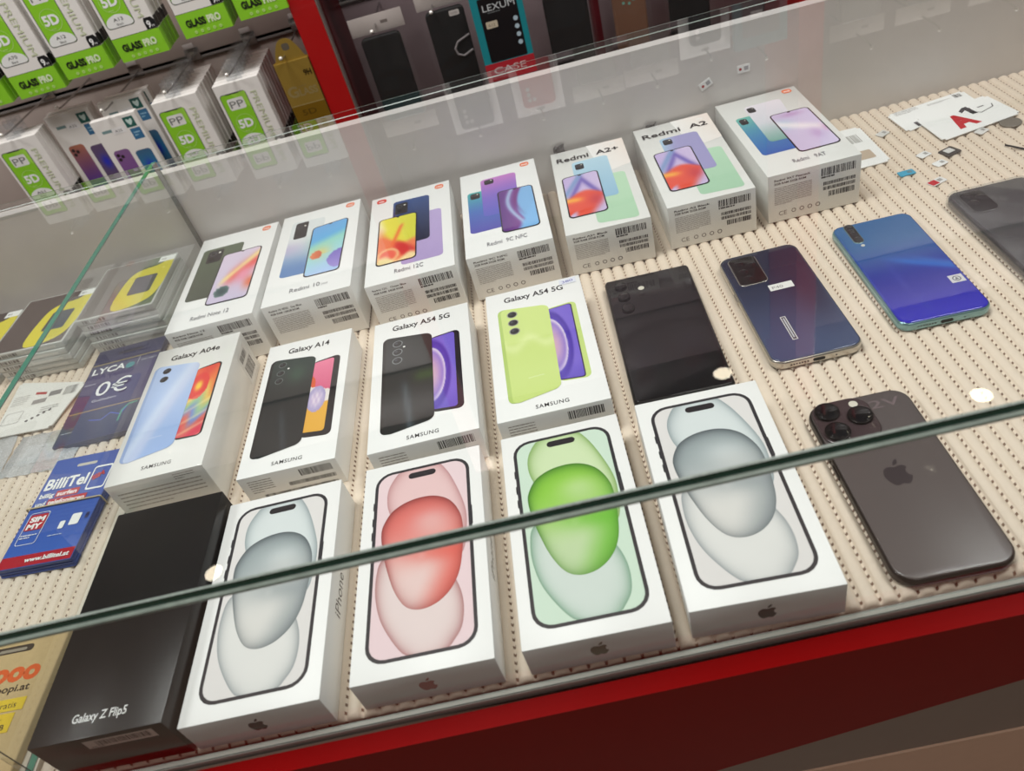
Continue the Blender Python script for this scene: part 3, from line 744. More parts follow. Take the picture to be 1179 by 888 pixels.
def slate(s, t):
    c = mix((40, 46, 64), (72, 82, 112), sst(.1, .95, t)); return mix(c, (58, 44, 62), .6*math.exp(-((s-.85)/.22)**2-((t-.45)/.3)**2))
p = loose_phone('smartphone', .2181, .1648, .0032, .0697, .1492, .0085, .010, 'slate blue phone with square camera block and a white sticker on its back', chrome, slate)
L_ = .1492/.1488
bl = link('camera_block', slab_me('camera_block', .0232, .0405, .0014, .0042, .0006), mat('dark_camera_block', (16, 16, 18), .12, coat=.6), p, (-.0155, .0480, .0086))
link('block_rim', slab_me('block_rim', .0246, .0419, .0009, .0048, .0004), chrome, bl, (0, 0, -.0002))
for a, b in ((-.004, .011), (-.004, -.002), (.005, .006), (-.003, -.0125)): lens(bl, a, b, .0014, .0042, .0003)
P = Print(.3); P.rect(-7, 12.4, 13, 21, (226, 226, 222)); P.text('P40', -4.6, 14.6, 9, (120, 120, 122), cap=3.6); P.build('white_sticker', p, (0, 0, .0087))
P = Print(.3); P.rect(-12, -52.6, -7.6, -22.8, (206, 204, 204)); P.rect(-11.2, -51.8, -8.4, -23.6, (50, 48, 60)); P.rect(-10.4, -50, -9.2, -25, (190, 190, 196)); P.build('bar_sticker', p, (0, 0, .0087))
ports(p, .0697, .1492, .0085)
link('power_key', slab_me('power_key', .0012, .012, .003, .0006, .0003), chrome, p, (-.0349, .018, .0028))

def aurora(s, t):
    c = mix((46, 96, 148), (34, 40, 150), sst(.2, .75, t)); c = mix(c, (52, 48, 176), sst(.65, 1, t))
    c = mix(c, (40, 110, 200), .8*math.exp(-((t-.33-.28*s)/.035)**2)*sst(.2, .6, s)); c = mix(c, (70, 120, 196), .5*math.exp(-((t-.25-.33*s)/.03)**2)*sst(.5, .8, s))
    return mix(c, (60, 70, 170), .5*math.exp(-((s-.3-.5*(t-.5)**2)/.02)**2)*sst(.4, .55, t))
p = loose_phone('smartphone', .3192, .1723, -.0216, .0686, .1455, .0085, .009, 'bright blue aurora phone with slim vertical camera pill', aqua, aurora)
bl = link('camera_block', slab_me('camera_block', .0078, .0300, .0013, .0039, .0005), mat('dark_camera_block', (16, 16, 18), .12, coat=.6), p, (-.0195, .0560, .0086))
link('block_rim', slab_me('block_rim', .0090, .0312, .0009, .0045, .0004), aqua, bl, (0, 0, -.0002))
for b in (.009, 0, -.009): lens(bl, 0, b, .0012, .0029, .0003)
lens(p, -.0188, .0370, .0087, .0016, .0003, mat('pale_flash', (210, 205, 190), .3))
P = Print(.3); P.rect(20.4, -37.4, 31, -27.6, (206, 204, 206)); P.ring(25.7, -32.5, 2.4, 3.2, (70, 70, 80)); P.poly([(24.2, -34), (27.2, -34), (25.7, -30.4)], (90, 90, 98)); P.build('logo_sticker', p, (0, 0, .0087))
ports(p, .0686, .1455, .0085)

def space(s, t): return mix((78, 64, 66), (84, 79, 77), sst(.2, .45, t))
p = loose_phone('smartphone', .2225, -.0332, -.0060, .0690, .1475, .0085, .0125, 'dark grey phone with three lens camera at the front edge of the case', graph, (86, 78, 77), MATTE_BACK)
bump = link('camera_block', slab_me('camera_block', .0385, .0395, .0014, .011, .0009), print_mat('frosted_block', .2, .3), p, (-.0135, .0525, .0086))
at = bump.data.color_attributes.new('ink', 'FLOAT_COLOR', 'POINT')
for q in at.data: q.color = (*lin((66, 52, 54)), 1)
for a, b in ((-.0092, .0098), (.0098, .0008), (-.0092, -.0092)): lens(bump, a, b, .0013, .0082, .0022, lensm, graph)
lens(bump, .0100, .0130, .0013, .0030, .0004, mat('pale_flash', (210, 205, 190), .3))
P = Print(.35); fruit_emblem(P, -1.6, .6, 17.5, (46, 38, 42)); P.build('fruit_emblem', p, (0, 0, .0087))
P = Print(.35); P.text('2V', 6, 58, 21, (112, 98, 100), cap=8, bold=.01); P.build('faint_lettering', p, (0, 0, .0087))  # faint grey lettering laid over the phone's back
link('side_key', slab_me('side_key', .001, .011, .003, .0005, .0003), graph, p, (-.0347, .030, .0028)); link('side_key', bpy.data.meshes['side_key'], None, p, (-.0347, .015, .0028))

# phone in a clear case at the far end
p = loose_phone('smartphone', .4275, .1815, -.010, .0715, .1480, .0085, .010, 'dark grey phone in a clear plastic case, farthest along from the boxes', blackrim, (52, 52, 55))
bl = link('camera_block', slab_me('camera_block', .021, .034, .0014, .006, .0006), mat('dark_camera_block', (16, 16, 18), .12, coat=.6), p, (-.0185, .0500, .0086))
for a, b in ((-.0045, .0105), (-.0045, -.001), (.0045, .005)): lens(bl, a, b, .0014, .0042, .0004)
CLEAR = glass_mat('clear_plastic', (.93, .94, .94), .05, .05, .03)
link('clear_case', slab_me('clear_case', .0748, .1514, .0104, .012, .003), CLEAR, p, (0, 0, -.0004))

# ------------------------------------------------------------------ SIM cards beyond the wrapped boxes
CARD = mat('white_plastic_card', (236, 236, 234), .3, var=.01)
def sheet(name, quadpts, h, label, cat, m=CARD, z=0, group=None):
    """Thin rigid card from its four corners in plan."""
    cx = sum(p[0] for p in quadpts)/4; cy = sum(p[1] for p in quadpts)/4
    bm = bmesh.new(); a = [bm.verts.new((x-cx, y-cy, 0)) for x, y in quadpts]; b = [bm.verts.new((x-cx, y-cy, h)) for x, y in quadpts]
    bm.faces.new(a[::-1]); bm.faces.new(b)
    for i in range(4): bm.faces.new((a[i], a[(i+1) % 4], b[(i+1) % 4], b[i]))
    vert = [e for e in bm.edges if abs(e.verts[0].co.z-e.verts[1].co.z) > h/2]
    bmesh.ops.bevel(bm, geom=vert, offset=.003, segments=4, affect='EDGES')
    o = link(name, finish(bm, name), m, None, (cx, cy, z)); o['h'] = h
    del o['h']
    return tag(o, label, cat, group)
o = sheet('card_carrier', [(.4245, .392), (.5085, .419), (.5085, .449), (.4225, .437)], .0008, 'white card carrier lying half under the red lettered card', 'SIM card', z=.0002)
P = Print(); P.lines(-36, 8, -10, 17, 4, (150, 148, 146), 3, .4); P.lines(0, 10, 26, 14, 2, (170, 168, 166), 5); P.rect(-30, -24, -16, -14, (60, 58, 60)); P.bars(30, 10, 38, 18, seed=3); P.build('small_print', o, (0, 0, .0008), (0, 0, .08))
o = sheet('sim_carrier_card', [(.4425, .356), (.5265, .372), (.5195, .425), (.4405, .411)], .0009, 'white bank card sized SIM holder with a big red letter and black digit', 'SIM card', z=.0012)
P = Print(); P.text('A', -20, -16, 24, (190, 24, 38), cap=26, bold=.06); P.poly([(8, 0), (13.5, 0), (13.5, 18), (8.5, 18), (2, 13.5), (2, 8.5), (8, 12)], (34, 34, 40)); P.build('lettering', o, (0, 0, .0009), (0, 0, .19))
P = Print(); P.line([(14, 14), (12, 4), (16, -2), (32, 2), (35, 8)], 1.1, (90, 88, 88)); P.rect(20, 8, 27, 10, (120, 118, 118)); P.build('break_out_chip', o, (0, 0, .0009), (0, 0, .19))
o = sheet('sim_frame_card', [(.347, .345), (.387, .346), (.389, .428), (.340, .430)], .0009, 'empty white SIM frame card leaning out behind the teal pearl phone box', 'SIM card', z=.0002)
P = Print(); P.bars(-8, 8, 14, 26, (150, 148, 142), 4, .7); P.quad([(-6, -10), (13, -10), (13, -28), (-6, -28)], (190, 172, 152), 2); P.build('punched_window', o, (0, 0, .0009))
def chip(x, y, rz, col, label, name='sim_chip', w=.0125, l=.009, sub=None):
    o = link(name, slab_me(name, w, l, .0008, .0012, .0002, 3), mat('chip_'+label.split()[0], col, .35), None, (x, y, .0002), (0, 0, rz)); tag(o, label, 'SIM card')
    P = Print()
    if sub: P.rect(-w*480, -l*420, 0, l*420, sub)
    P.rect(w*60, -l*200, w*340, l*250, mix(col, (120, 116, 112), .6)); P.build('contact_print', o, (0, 0, .0008)); return o
chip(.403, .402, .5, (206, 204, 200), 'pale grey SIM chip nearest the card carrier corner')
chip(.4165, .342, .4, (226, 226, 224), 'white SIM chip next to the dark metal tray')
chip(.4215, .320, .35, (228, 228, 226), 'whitest SIM chip between the tray and the red one')
chip(.3885, .3175, .05, (66, 158, 190), 'blue SIM chip among the loose ones', w=.015)
chip(.404, .2905, .35, (224, 222, 220), 'red and white SIM chip nearest the clear cased phone', w=.0165, sub=(188, 34, 46))
chip(.481, .359, .5, (214, 212, 208), 'cream SIM chip at the edge of the lettered card')
o = link('sim_tray', slab_me('sim_tray', .016, .014, .0011, .0015, .0003, 3), mat('dark_metal_tray', (92, 88, 84), .35, .6), None, (.4385, .336, .0002), (0, 0, .35)); tag(o, 'dark metal SIM tray with a pale chip in its slot', 'SIM tray')
link('chip_slot', slab_me('chip_slot', .0085, .0075, .0004, .0008, .0001, 3), mat('chip_pale', (200, 196, 190), .4), o, (0, .001, .0010))
o = link('coin', slab_me('coin', .020, .020, .0014, .01, .0004), mat('dull_coin', (136, 130, 120), .4, .5), None, (.510, .361, .0002)); tag(o, 'dull grey coin beside the red lettered card', 'coin')
o = link('eject_pin', tube_me('eject_pin', [(-.009, 0, .001), (.009, 0, .001)], .0009), mat('black_pin', (40, 38, 38), .4), None, (.4885, .315, .0002), (0, 0, -1.0)); tag(o, 'thin black pin lying across the ribs', 'pin')
for x, z, rz, lb in ((.239, .0748, .45, 'tiny white tag stuck low on the back panel, tilted'), (.2795, .081, 0, 'tiny white tag stuck on the back panel, level, above the teal pearl box')):
    o = link('sticker_tag', slab_me('sticker_tag', .0135, .0082, .0005, .0008, .0001, 3), CARD, None, (x, .4644, z), (PI/2, rz*-1, 0)); tag(o, lb, 'sticker')
    P = Print(); P.disc(-3.4, 0, 1.5, 1.5, (168, 40, 44), 14); P.rect(.5, -2, 5, 2.2, (170, 170, 172)); P.build('red_dot', o, (0, 0, .0005))
for x, z, lb in ((.0735, .046, 'small crumpled hang tab behind the sky blue box'), (.176, .043, 'small crumpled hang tab behind the lavender box')):
    bm = bmesh.new()
    for i in range(5):
        for j in range(4): bm.verts.new((-.006+.003*i+random.uniform(-.001, .001), random.uniform(0, .0035), -.005+.0034*j+random.uniform(-.001, .001)))
    bm.verts.ensure_lookup_table()
    for i in range(4):
        for j in range(3): bm.faces.new([bm.verts[a] for a in (i*4+j, (i+1)*4+j, (i+1)*4+j+1, i*4+j+1)])
    o = link('hang_tab', finish(bm, 'hang_tab'), mat('smoky_film', (120, 118, 116), .3), None, (x, .4602, z)); tag(o, lb, 'plastic tab')

# ------------------------------------------------------------------ SIM packs beyond the divider
def card_stack(name, x, y, rz, w, l, t, n, edgecol, labels, group, artfn):
    out = []
    for i in range(n):
        o = link(name, bpy.data.meshes.get(name+'_sheet_%d' % int(w*1e4)) or slab_me(name+'_sheet_%d' % int(w*1e4), w, l, t*.94, .0015, .0003, 3), mat(name+'_edge_%d' % edgecol[0], edgecol, .4), None, (x+random.uniform(-.0008, .0008), y+random.uniform(-.0008, .0008), i*t+.0002), (0, 0, rz+random.uniform(-.008, .008)))
        tag(o, labels[1] if i == n-1 else labels[0], 'SIM card pack', group); out.append(o)
        if i == n-1: artfn(o, t*.94)
    return out
def lyca_art(o, z):
    P = Print(); P.quad([(-38, 72), (38, 72), (38, -72), (-38, -72)], lambda s, t: ramp([(0, (40, 44, 78)), (.18, (52, 54, 92)), (.35, (62, 56, 104)), (.68, (54, 44, 92)), (.72, (44, 50, 84)), (1, (36, 44, 78))], t), 2, 6, 24)
    P.rect(-38, 47, 38, 48.4, (168, 152, 92)); P.rect(-38, -29.6, 38, -28.2, (168, 140, 84)); P.rect(-13, 60, 14, 64.5, (30, 32, 50))
    P.line([(-12, -44), (2, -48), (10, -40), (22, -46), (26, -36)], 1, (70, 96, 200)); P.line([(22, -56), (22, -40), (27, -33), (36, -32)], 2, (66, 150, 120)); P.build('cover_print', o, (0, 0, z), m=GLOSS_INK)
    P = Print(1.5); P.text('LYCA', -34, 31, 37, WHITE, cap=10, bold=.02); P.disc(8.5, 34, 5, 5, (36, 132, 140), 16); P.text('your world', 20, 37, 17, (196, 196, 206), cap=3); P.rect(16.5, 32, 17.2, 46, (180, 180, 190))
    P.text('0€', -19, -8, 36, WHITE, cap=23, bold=.0); P.text('Guthaben', -18, -17, 26, (214, 212, 222), cap=4); P.lines(-36, 13, -10, 16, 1, (180, 178, 196)); P.lines(-36, -58, -10, -56, 1, (190, 196, 210)); P.build('cover_lettering', o, (0, 0, z))
card_stack('prepaid_sim_pack', -.4217, .2755, .02, .0785, .1480, .0021, 3, (52, 54, 84), ('dark violet SIM pack lying under the topmost one', 'dark violet SIM pack with a big white zero euro sign, top of its pile'), 'dark violet SIM packs', lyca_art)
def billi_art(o, z):
    P = Print(); 
    P.quad([(-33, 59.5), (33, 59.5), (33, -59.5), (-33, -59.5)], lambda s, t: mix((46, 78, 160), (60, 100, 186), t), 1.5, 2, 8); P.rect(-33, -59.5, 33, -48, (176, 30, 46))
    P.quad([(-8, 50), (12, 50), (12, 46.6), (-8, 46.6)], (196, 190, 176), 1.6); P.build('cover_print', o, (0, 0, z), m=GLOSS_INK)
    P = Print(1.2); P.text('BilliTel', -30, 23, 41, WHITE, cap=13, bold=.03); P.text('billig ', -30, 13.5, 14, WHITE, cap=5, bold=.03); P.rect(-14.5, 12, 8, 19.5, (186, 34, 48)); P.text('surfen', -13, 13.5, 19, WHITE, cap=5, bold=.03)
    P.text('und', -30, 4.5, 9.5, WHITE, cap=5, bold=.03); P.rect(-19, 3, 18.5, 10.6, (186, 34, 48)); P.text('telefonieren', -18, 4.5, 35, WHITE, cap=5, bold=.03); P.text('www.billitel.at', -10, -56, 40, WHITE, cap=4.6, bold=.03); P.build('cover_lettering', o, (0, 0, z))
    P = Print(1.2); P.frame(18, 28, 2.5, 15.6, 24, 1.5, 22.5, 28, WHITE); P.text('SIM', 16.6, 25, 11.5, (186, 34, 48), cap=5.5, bold=.05, ang=.5)
    P.frame(19, 34, 2.5, 18, 33, 2, -19, -20, WHITE); P.quad([(-27.6, -5), (-10.4, -5), (-10.4, -22), (-27.6, -22)], (182, 36, 52), 2); P.text('SIM', -26, -13, 14, WHITE, cap=5.5, bold=.05); P.text('MY', -26, -20.5, 14, WHITE, cap=5.5, bold=.05); P.lines(-27, -31, -12, -26, 2, (226, 226, 232))
    P.quad([(6, -18), (11, -18), (11, -26), (6, -26)], WHITE, 1); P.quad([(15, -12), (24, -12), (24, -24), (15, -24)], WHITE, 1.4); P.quad([(28, -13), (31, -13), (31, -19), (28, -19)], (30, 40, 90), .6); P.lines(0, -33, 28, -31, 1, (190, 200, 226)); P.build('cover_pictures', o, (0, 0, z))
card_stack('prepaid_sim_pack', -.4120, .1150, -.045, .0672, .1205, .0012, 8, (46, 74, 150), ('blue SIM pack in the banded pile under the topmost one', 'blue SIM pack with white lettering and red foot, top of the banded pile'), 'blue SIM packs in a rubber band', billi_art)
def band(x, y, rz, w, h, label, col=(196, 178, 138)):
    b = .0007; pts = []
    for px, pz in rrect(w+2*b, h+.0018, .0012, 3): pts.append((px, 0, h/2+.0003+pz))
    o = link('rubber_band', tube_me('rubber_band', pts+[pts[0]], b, 6), mat('rubber_band', col, .6), None, (x, y, 0), (0, 0, rz)); tag(o, label, 'rubber band')
band(-.4120, .1150+.0022, -.045, .0690, .0100, 'tan rubber band around the blue SIM packs')
kr = mat('kraft_paper', (190, 164, 118), .8, var=.12, scale=500)
o = link('kraft_sim_pack', slab_me('kraft_sim_pack', .0850, .1010, .0070, .0015, .0012, 3), kr, None, (-.4010, -.0615, .0003), (0, 0, -.02)); tag(o, 'brown kraft SIM pack with orange lettering and yellow stickers', 'SIM card pack')
P = Print(); P.text('yooo', -16, 15, 48, (218, 96, 44), cap=15, bold=.05); P.text('yooopi.at', -7, 6.5, 36, (60, 46, 34), cap=5.4, bold=.02); P.build('cover_lettering', o, (0, 0, .0070))
P = Print(.8); P.quad([(-26, 1), (31, 1), (31, -8), (-26, -8)], (222, 190, 52), 0); P.text('+gratis', 6, -6, 19, (60, 52, 40), cap=4.6, ang=.02); P.build('yellow_sticker', o, (0, 0, .0070))
P = Print(.8); P.quad([(-30, -9.5), (27, -9.5), (27, -23), (-30, -23)], (222, 188, 48), 0); P.text('mit der', 5, -15, 14, (120, 100, 40), cap=3); P.text('yooopi 4GB', -9, -21, 32, (80, 66, 40), cap=4, bold=.02); P.build('yellow_sticker', o, (0, 0, .0070))
P = Print(.5); P.quad([(-14, 43), (18, 43), (18, 37.5), (-14, 37.5)], (66, 56, 46), 2.6); P.quad([(-9, 41), (13, 41), (13, 38.6), (-9, 38.6)], (150, 140, 124), 1.2); P.build('hang_slot', o, (0, 0, .0070))

o = sheet('instruction_card', [(-.545, .243), (-.4795, .239), (-.464, .303), (-.552, .331)], .0012, 'white instruction card with grey and red icons beside the violet packs', 'leaflet', mat('leaflet_paper', (226, 224, 218), .6, var=.02), z=.0022)
P = Print(); P.quad([(-12, 27), (2, 23), (2, 19), (-12, 23)], (178, 60, 62)); P.rect(6, 14, 20, 22, (130, 128, 128)); P.rect(-10, 6, 6, 13, (150, 146, 144)); P.bars(24, 10, 38, 24, (120, 118, 116), 5, .6); P.lines(-36, 10, -18, 26, 5, (176, 172, 168), 2, .3)
for i in range(5): P.disc(-4+i*5.5, -20+i*2.5, 1.8, 1.8, (84, 80, 80), 8+i)
P.lines(6, -12, 26, -2, 3, (150, 146, 142), 6, .3); P.frame(20, 18, 2, 19, 17, 2, -24, -10, (170, 166, 162)); P.build('icon_print', o, (0, 0, .0012))
def poly_bag(x, y, rz, w, l, seed, label):
    R = random.Random(seed); bm = bmesh.new(); nx, ny = 14, 12; g = []
    for i in range(nx+1):
        g.append([])
        for j in range(ny+1):
            e = min(i, nx-i, j, ny-j); z = .0004+(.0030*R.random()+.0022)*min(1, e/2.5)
            g[-1].append(bm.verts.new(((i/nx-.5)*w+R.uniform(-.001, .001), (j/ny-.5)*l+R.uniform(-.001, .001), z)))
    lo = [[bm.verts.new((v.co.x, v.co.y, 0)) for v in row] for row in g]
    for i in range(nx):
        for j in range(ny):
            bm.faces.new((g[i][j], g[i+1][j], g[i+1][j+1], g[i][j+1])); bm.faces.new((lo[i][j+1], lo[i+1][j+1], lo[i+1][j], lo[i][j]))
    for a, b in ([(i, 0) for i in range(nx+1)], None) if 0 else []: pass
    bmesh.ops.remove_doubles(bm, verts=bm.verts, dist=.0002)
    o = link('poly_bag', finish(bm, 'poly_bag', True), glass_mat('crinkled_film', (.88, .89, .9), .12, .07, .42, (.84, .85, .86)), None, (x, y, .0002), (0, 0, rz)); tag(o, label, 'plastic bag')
    P = Print(.2); P.rect(-w*300, -l*250, w*320, l*200, (226, 226, 226)); P.ring(-4, 4, 3, 4, (90, 88, 88), 6); P.lines(-6, 12, 8, 22, 3, (120, 118, 116), seed, .5); P.build('bag_insert', o, (0, 0, .0004)); return o
poly_bag(-.4740, .2070, -.08, .0760, .0560, 3, 'crinkled clear plastic bag with recycling mark beside the violet packs')
poly_bag(-.5420, .2080, .1, .0560, .0700, 5, 'crinkled clear plastic bag under the corner of the instruction card')

# ---- stacked clear boxes of phone cases
TRAY = mat('clear_tray_edge', (186, 188, 182), .25, coat=.6, var=.1)
def case_stack(x, y, rz, w, l, t, n, spot, face, topcol):
    for i in range(n):
        topmost = i == n-1
        o = link('case_box', bpy.data.meshes.get('case_box_%d' % int(w*1e4)) or slab_me('case_box_%d' % int(w*1e4), w, l, t*.95, .002, .0008, 3), TRAY, None, (x+random.uniform(-.001, .001), y+random.uniform(-.001, .001), .0002+i*t), (0, 0, rz+random.uniform(-.01, .01)))
        tag(o, ('clear flat case box topping the stack '+spot) if topmost else ('clear flat case box under the top of the stack '+spot), 'phone case box', 'case boxes '+spot)
        W, L = w*500, l*500
        P = Print(.1); P.bars(-W+8, t*200, -W+34, t*700, (90, 88, 84), i+3, 1.2); P.rect(-2, t*250, W-10, t*600, (206, 204, 196)); P.build('edge_label', o, (0, -l/2, 0), FRONT)
        if topmost:
            P = Print(); P.quad([(-W+2, L-2), (W-2, L-2), (W-2, -L+2), (-W+2, -L+2)], topcol, 2, 4, 4); P.build('phone_case_inside', o, (0, 0, t*.95), m=GLOSS_INK)
            face(o, W, L, t*.95)
def yellow_face(o, W, L, z):
    P = Print(.3); P.blob([(-W*.1, -L*.9), (-W*.12, L*.1), (W*.1, L*.5), (W*.6, L*.62), (W*.95, L*.8), (W*.97, -L*.3), (W*.7, -L*.8)], (214, 202, 44), 2); P.build('yellow_card', o, (0, 0, z))
    P = Print(.6); P.quad([(W*.12, L*.25), (W*.72, L*.25), (W*.72, -L*.45), (W*.12, -L*.45)], (62, 70, 70), 3); P.build('dark_window', o, (0, 0, z))
    P = Print(.6); P.rect(W*.55, L*.72, W*.98, L*.94, (232, 234, 230)); P.lines(W*.6, L*.78, W*.9, L*.88, 1, (150, 150, 150)); P.build('price_sticker', o, (0, 0, z))
case_stack(-.4245, .4070, -.03, .0905, .1030, .0076, 6, 'by the glass divider', yellow_face, lambda s, t: mix((110, 104, 100), (70, 94, 56), sst(.5, .7, s)))
case_stack(-.5250, .3900, -.06, .0900, .1030, .0076, 5, 'in the middle of the three', yellow_face, (72, 62, 60))
case_stack(-.6280, .3950, -.05, .0900, .1100, .0076, 4, 'farthest from the glass divider', yellow_face, (52, 42, 40))

# ------------------------------------------------------------------ wall racks behind the case
slat = mat('beige_slat_board', (168, 154, 146), .3, var=.18, scale=9)
groove = mat('dark_groove', (62, 56, 54), .5)
steel = mat('hook_wire', (176, 174, 172), .2, .9)
tip = mat('hook_tip', (240, 236, 228), .25, .3)
def rack(x0, x1, y, label, m, zs):
    r = tag(empty('wall_rack', ((x0+x1)/2, y, -.95)), label, 'wall rack'); w = (x1-x0)/2
    edges = [-.95]+[z for z in zs for _ in (0,)]+[1.0]
    for a, b in zip(edges, edges[1:]):
        link('slat', wbox(-w, w, 0, .02, a+.002+.95, b-.002+.95, .001), m, r)
    link('backing_board', wbox(-w, w, .02, .03, 0, 1.95), groove, r)
    for z in zs: link('groove_lip', wbox(-w, w, -.003, .02, z-.0045+.95, z-.0020+.95), mat('grey_lip', (120, 114, 110), .4), r)
    return r
rack(-1.25, -.2215, .90, 'beige slat board rack holding the lime screen protector packs', slat, [-.45, -.17, .138, .335, .6, .86])
mauve = mat('mauve_grey_board', (136, 120, 122), .4, var=.12, scale=10)
rack(-.1835, .4425, .90, 'mauve grey rack board behind the phone case packs', mauve, [-.45, -.17, .155, .335, .6, .86])
rack(.4775, 1.4, .90, 'mauve grey rack board beyond the far red post', mauve, [-.45, -.17, .155, .335, .6, .86])
redpost = mat('red_post_paint', (168, 16, 18), .3, coat=.2)
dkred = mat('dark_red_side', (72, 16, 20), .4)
for i, x in enumerate((-.2205, .4440)):
    bm = bmesh.new(); add_box(bm, x, x+.0345, .755, .93, -.95, 1.05)
    o = struct('trim_%d' % (i+1), finish(bm, 'red_post'), redpost)
    link('steel_edge', wbox(x+.0346, x+.0362, .757, .775, -.95, 1.05), mat('steel_strip', (188, 180, 172), .25, .7), o)
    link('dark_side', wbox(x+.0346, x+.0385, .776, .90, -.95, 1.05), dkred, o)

HOOKS = []
def hook_proto():
    r = empty('display_hook', (0, 0, 0)); r.hide_render = False
    link('wire', tube_me('wire', [(0, .165, 0), (0, .02, 0), (0, .004, .001), (0, 0, .0035)], .0013), steel, r)
    t = bpy.data.meshes.new('tip'); bm = bmesh.new(); bmesh.ops.create_uvsphere(bm, u_segments=12, v_segments=8, radius=.0026); bm.to_mesh(t); bm.free()
    for q in t.polygons: q.use_smooth = True
    link('tip', t, tip, r, (0, -.0005, .0042))
    link('mounting_plate', wbox(-.011, .011, .160, .1625, -.006, .012, .0006), steel, r, (0, 0, 0))
    link('price_holder', wbox(-.008, .008, .1570, .1585, .0125, .0195, .0004), mat('pale_label_holder', (176, 168, 164), .3), r)
    return r
HP = None
def hook(x, z, label, y=.736):
    global HP
    if HP is None: HP = hook_proto(); o = HP; o.location = (x, y, z)
    else: o = dup(HP, (x, y, z))
    o['group'] = 'display hooks'; return tag(o, label, 'hook')

# ---- lime and white screen protector packs
LIME = (140, 204, 44)
PACKWHITE = mat('pack_card', (232, 228, 222), .45, var=.02)
PW, PH, PD = .066, .130, .0118
def pack_print(model, dark=True):
    P = Print(); P.rect(-33, -65, 33, -35.6, LIME); P.rect(-33, -35.6, 33, -35, (60, 66, 50))
    P.quad([(-29.6, 51.4), (8.6, 51.4), (8.6, -24), (-29.6, -24)], (92, 92, 88), 4.5); P.quad([(-28.6, 50.4), (7.6, 50.4), (7.6, -23), (-28.6, -23)], LIME, 3.8)
    P.quad([(-14, 50.4), (7.6, 50.4), (7.6, 26), (4, 30)], (160, 214, 74), 0); P.rect(-20, 49.6, -1, 50.8, (60, 60, 56))
    P.blob([(-28.4, -19), (-24, -12), (-10.5, -8), (3, -12), (7.4, -19), (4, -22.8), (-10.5, -22.9), (-25, -22.8)], (236, 236, 232), 3)
    P.quad([(-22, 44), (1.5, 44), (1.5, 28), (-22, 28)], (232, 230, 226), 2.4)
    P.quad([(19.5, -21), (31, -21), (33, -27), (33, -34.6), (18, -34.6), (18, -27)][:4], (26, 26, 28), 0) if 0 else P.poly([(20, -21), (30, -21), (33, -25), (33, -34.6), (18.5, -34.6), (18.5, -25)], (26, 26, 28))
    return P
def pack_letters(model):
    P = Print(1.); P.text('PP', -20, 31, 19.5, (120, 122, 118), cap=10); P.text('5D', -20.5, 2, 21, WHITE, cap=12, bold=.04)
    P.ring(-10, 7.5, 13, 13.4, (206, 232, 160), 30); P.lines(-16, -4, -2, -2.6, 1, (206, 232, 160))
    P.text(model, -10.5, -16, 13, (92, 92, 90), cap=4.2, align='c'); P.text('Black', -10.5, -21, 9, (110, 110, 108), cap=2.8, align='c')
    P.text('PREMIUM', 14.5, 47, 66, (200, 208, 172), cap=9, ang=-PI/2)
    P.text('9', 21.4, -33, 5, WHITE, cap=8.5, bold=.03); P.text('H', 27, -33, 3, WHITE, cap=3)
    P.text('GLASS', -24.5, -52.5, 27, (34, 40, 26), cap=8.6, bold=.05); P.text('PRO', 5, -52.5, 18, (226, 240, 200), cap=8.6, bold=.05); P.lines(-14, -55.6, 14, -54.6, 1, (90, 140, 40))
    for i in range(5): P.ring(-16+i*8.5, -60, .8, 2, (196, 228, 140), 8)
    return P
FM = {}
def pack(x, z, y, label, group, model='A12', cat='screen protector pack'):
    if 'body' not in FM:
        FM['body'] = box_me('pack_body', PW, PD, PH, .0005, 1)
        P = Print(); P.rect(-PD*500, -65, PD*500, -35.3, LIME); P.rect(-PD*500, -34.6, PD*500, -21, (26, 26, 28)); FM['side'] = P.mesh('side_print')
        bm = bmesh.new(); add_box(bm, -.011, -.0035, -.0004, .0004, 0, .022); add_box(bm, .0035, .011, -.0004, .0004, 0, .022); add_box(bm, -.0035, .0035, -.0004, .0004, .014, .022); add_box(bm, -.0035, .0035, -.0004, .0004, 0, .0055)
        FM['tab'] = finish(bm, 'hang_tab')
    if ('a', model) not in FM: FM['a', model] = pack_print(model).mesh('pack_artwork'); FM['b', model] = pack_letters(model).mesh('pack_lettering')
    o = link('screen_protector_pack', FM['body'], PACKWHITE, None, (x, y, z)); tag(o, label, cat, group)
    link('pack_artwork', FM['a', model], INK, o, (0, -PD/2, PH/2), FRONT); link('pack_lettering', FM['b', model], INK, o, (0, -PD/2, PH/2), FRONT)
    link('side_print', FM['side'], INK, o, (PW/2, 0, PH/2), RIGHT); link('side_print', FM['side'], INK, o, (-PW/2, 0, PH/2), LEFT)
    link('hang_tab', FM['tab'], glass_mat('tab_film', (.93, .94, .95), .1, .05, .06), o, (0, 0, PH-.0005))
    return o
def pack_row(x, z, n, front, rest, group, model):
    for k in range(n):
        pack(x+random.uniform(-.0006, .0006)+k*.0004, z+(.0006*k if k else 0), .756+k*(PD+.0012), front if k == 0 else rest, group, model)
ROW1 = [(-.6585, .1785, 'A32'), (-.5800, .1785, 'A70'), (-.5050, .1855, 'A12'), (-.4245, .1870, 'A13'), (-.3310, .1935, 'A13'), (-.2530, .1965, 'A23')]
WH = ['farthest from the red post', 'fifth from the red post', 'fourth from the red post', 'third from the red post', 'second from the red post', 'next to the red post']
for (x, z, md), wh in zip(ROW1, WH):
    pack_row(x, z, 4, 'lime footed screen protector pack foremost on the upper hook '+wh, 'lime footed screen protector pack queued behind on the upper hook '+wh, 'upper packs on the hook '+wh, md)
    hook(x, z+PH+.0085+.0015, 'steel wire hook of the upper row, '+wh)
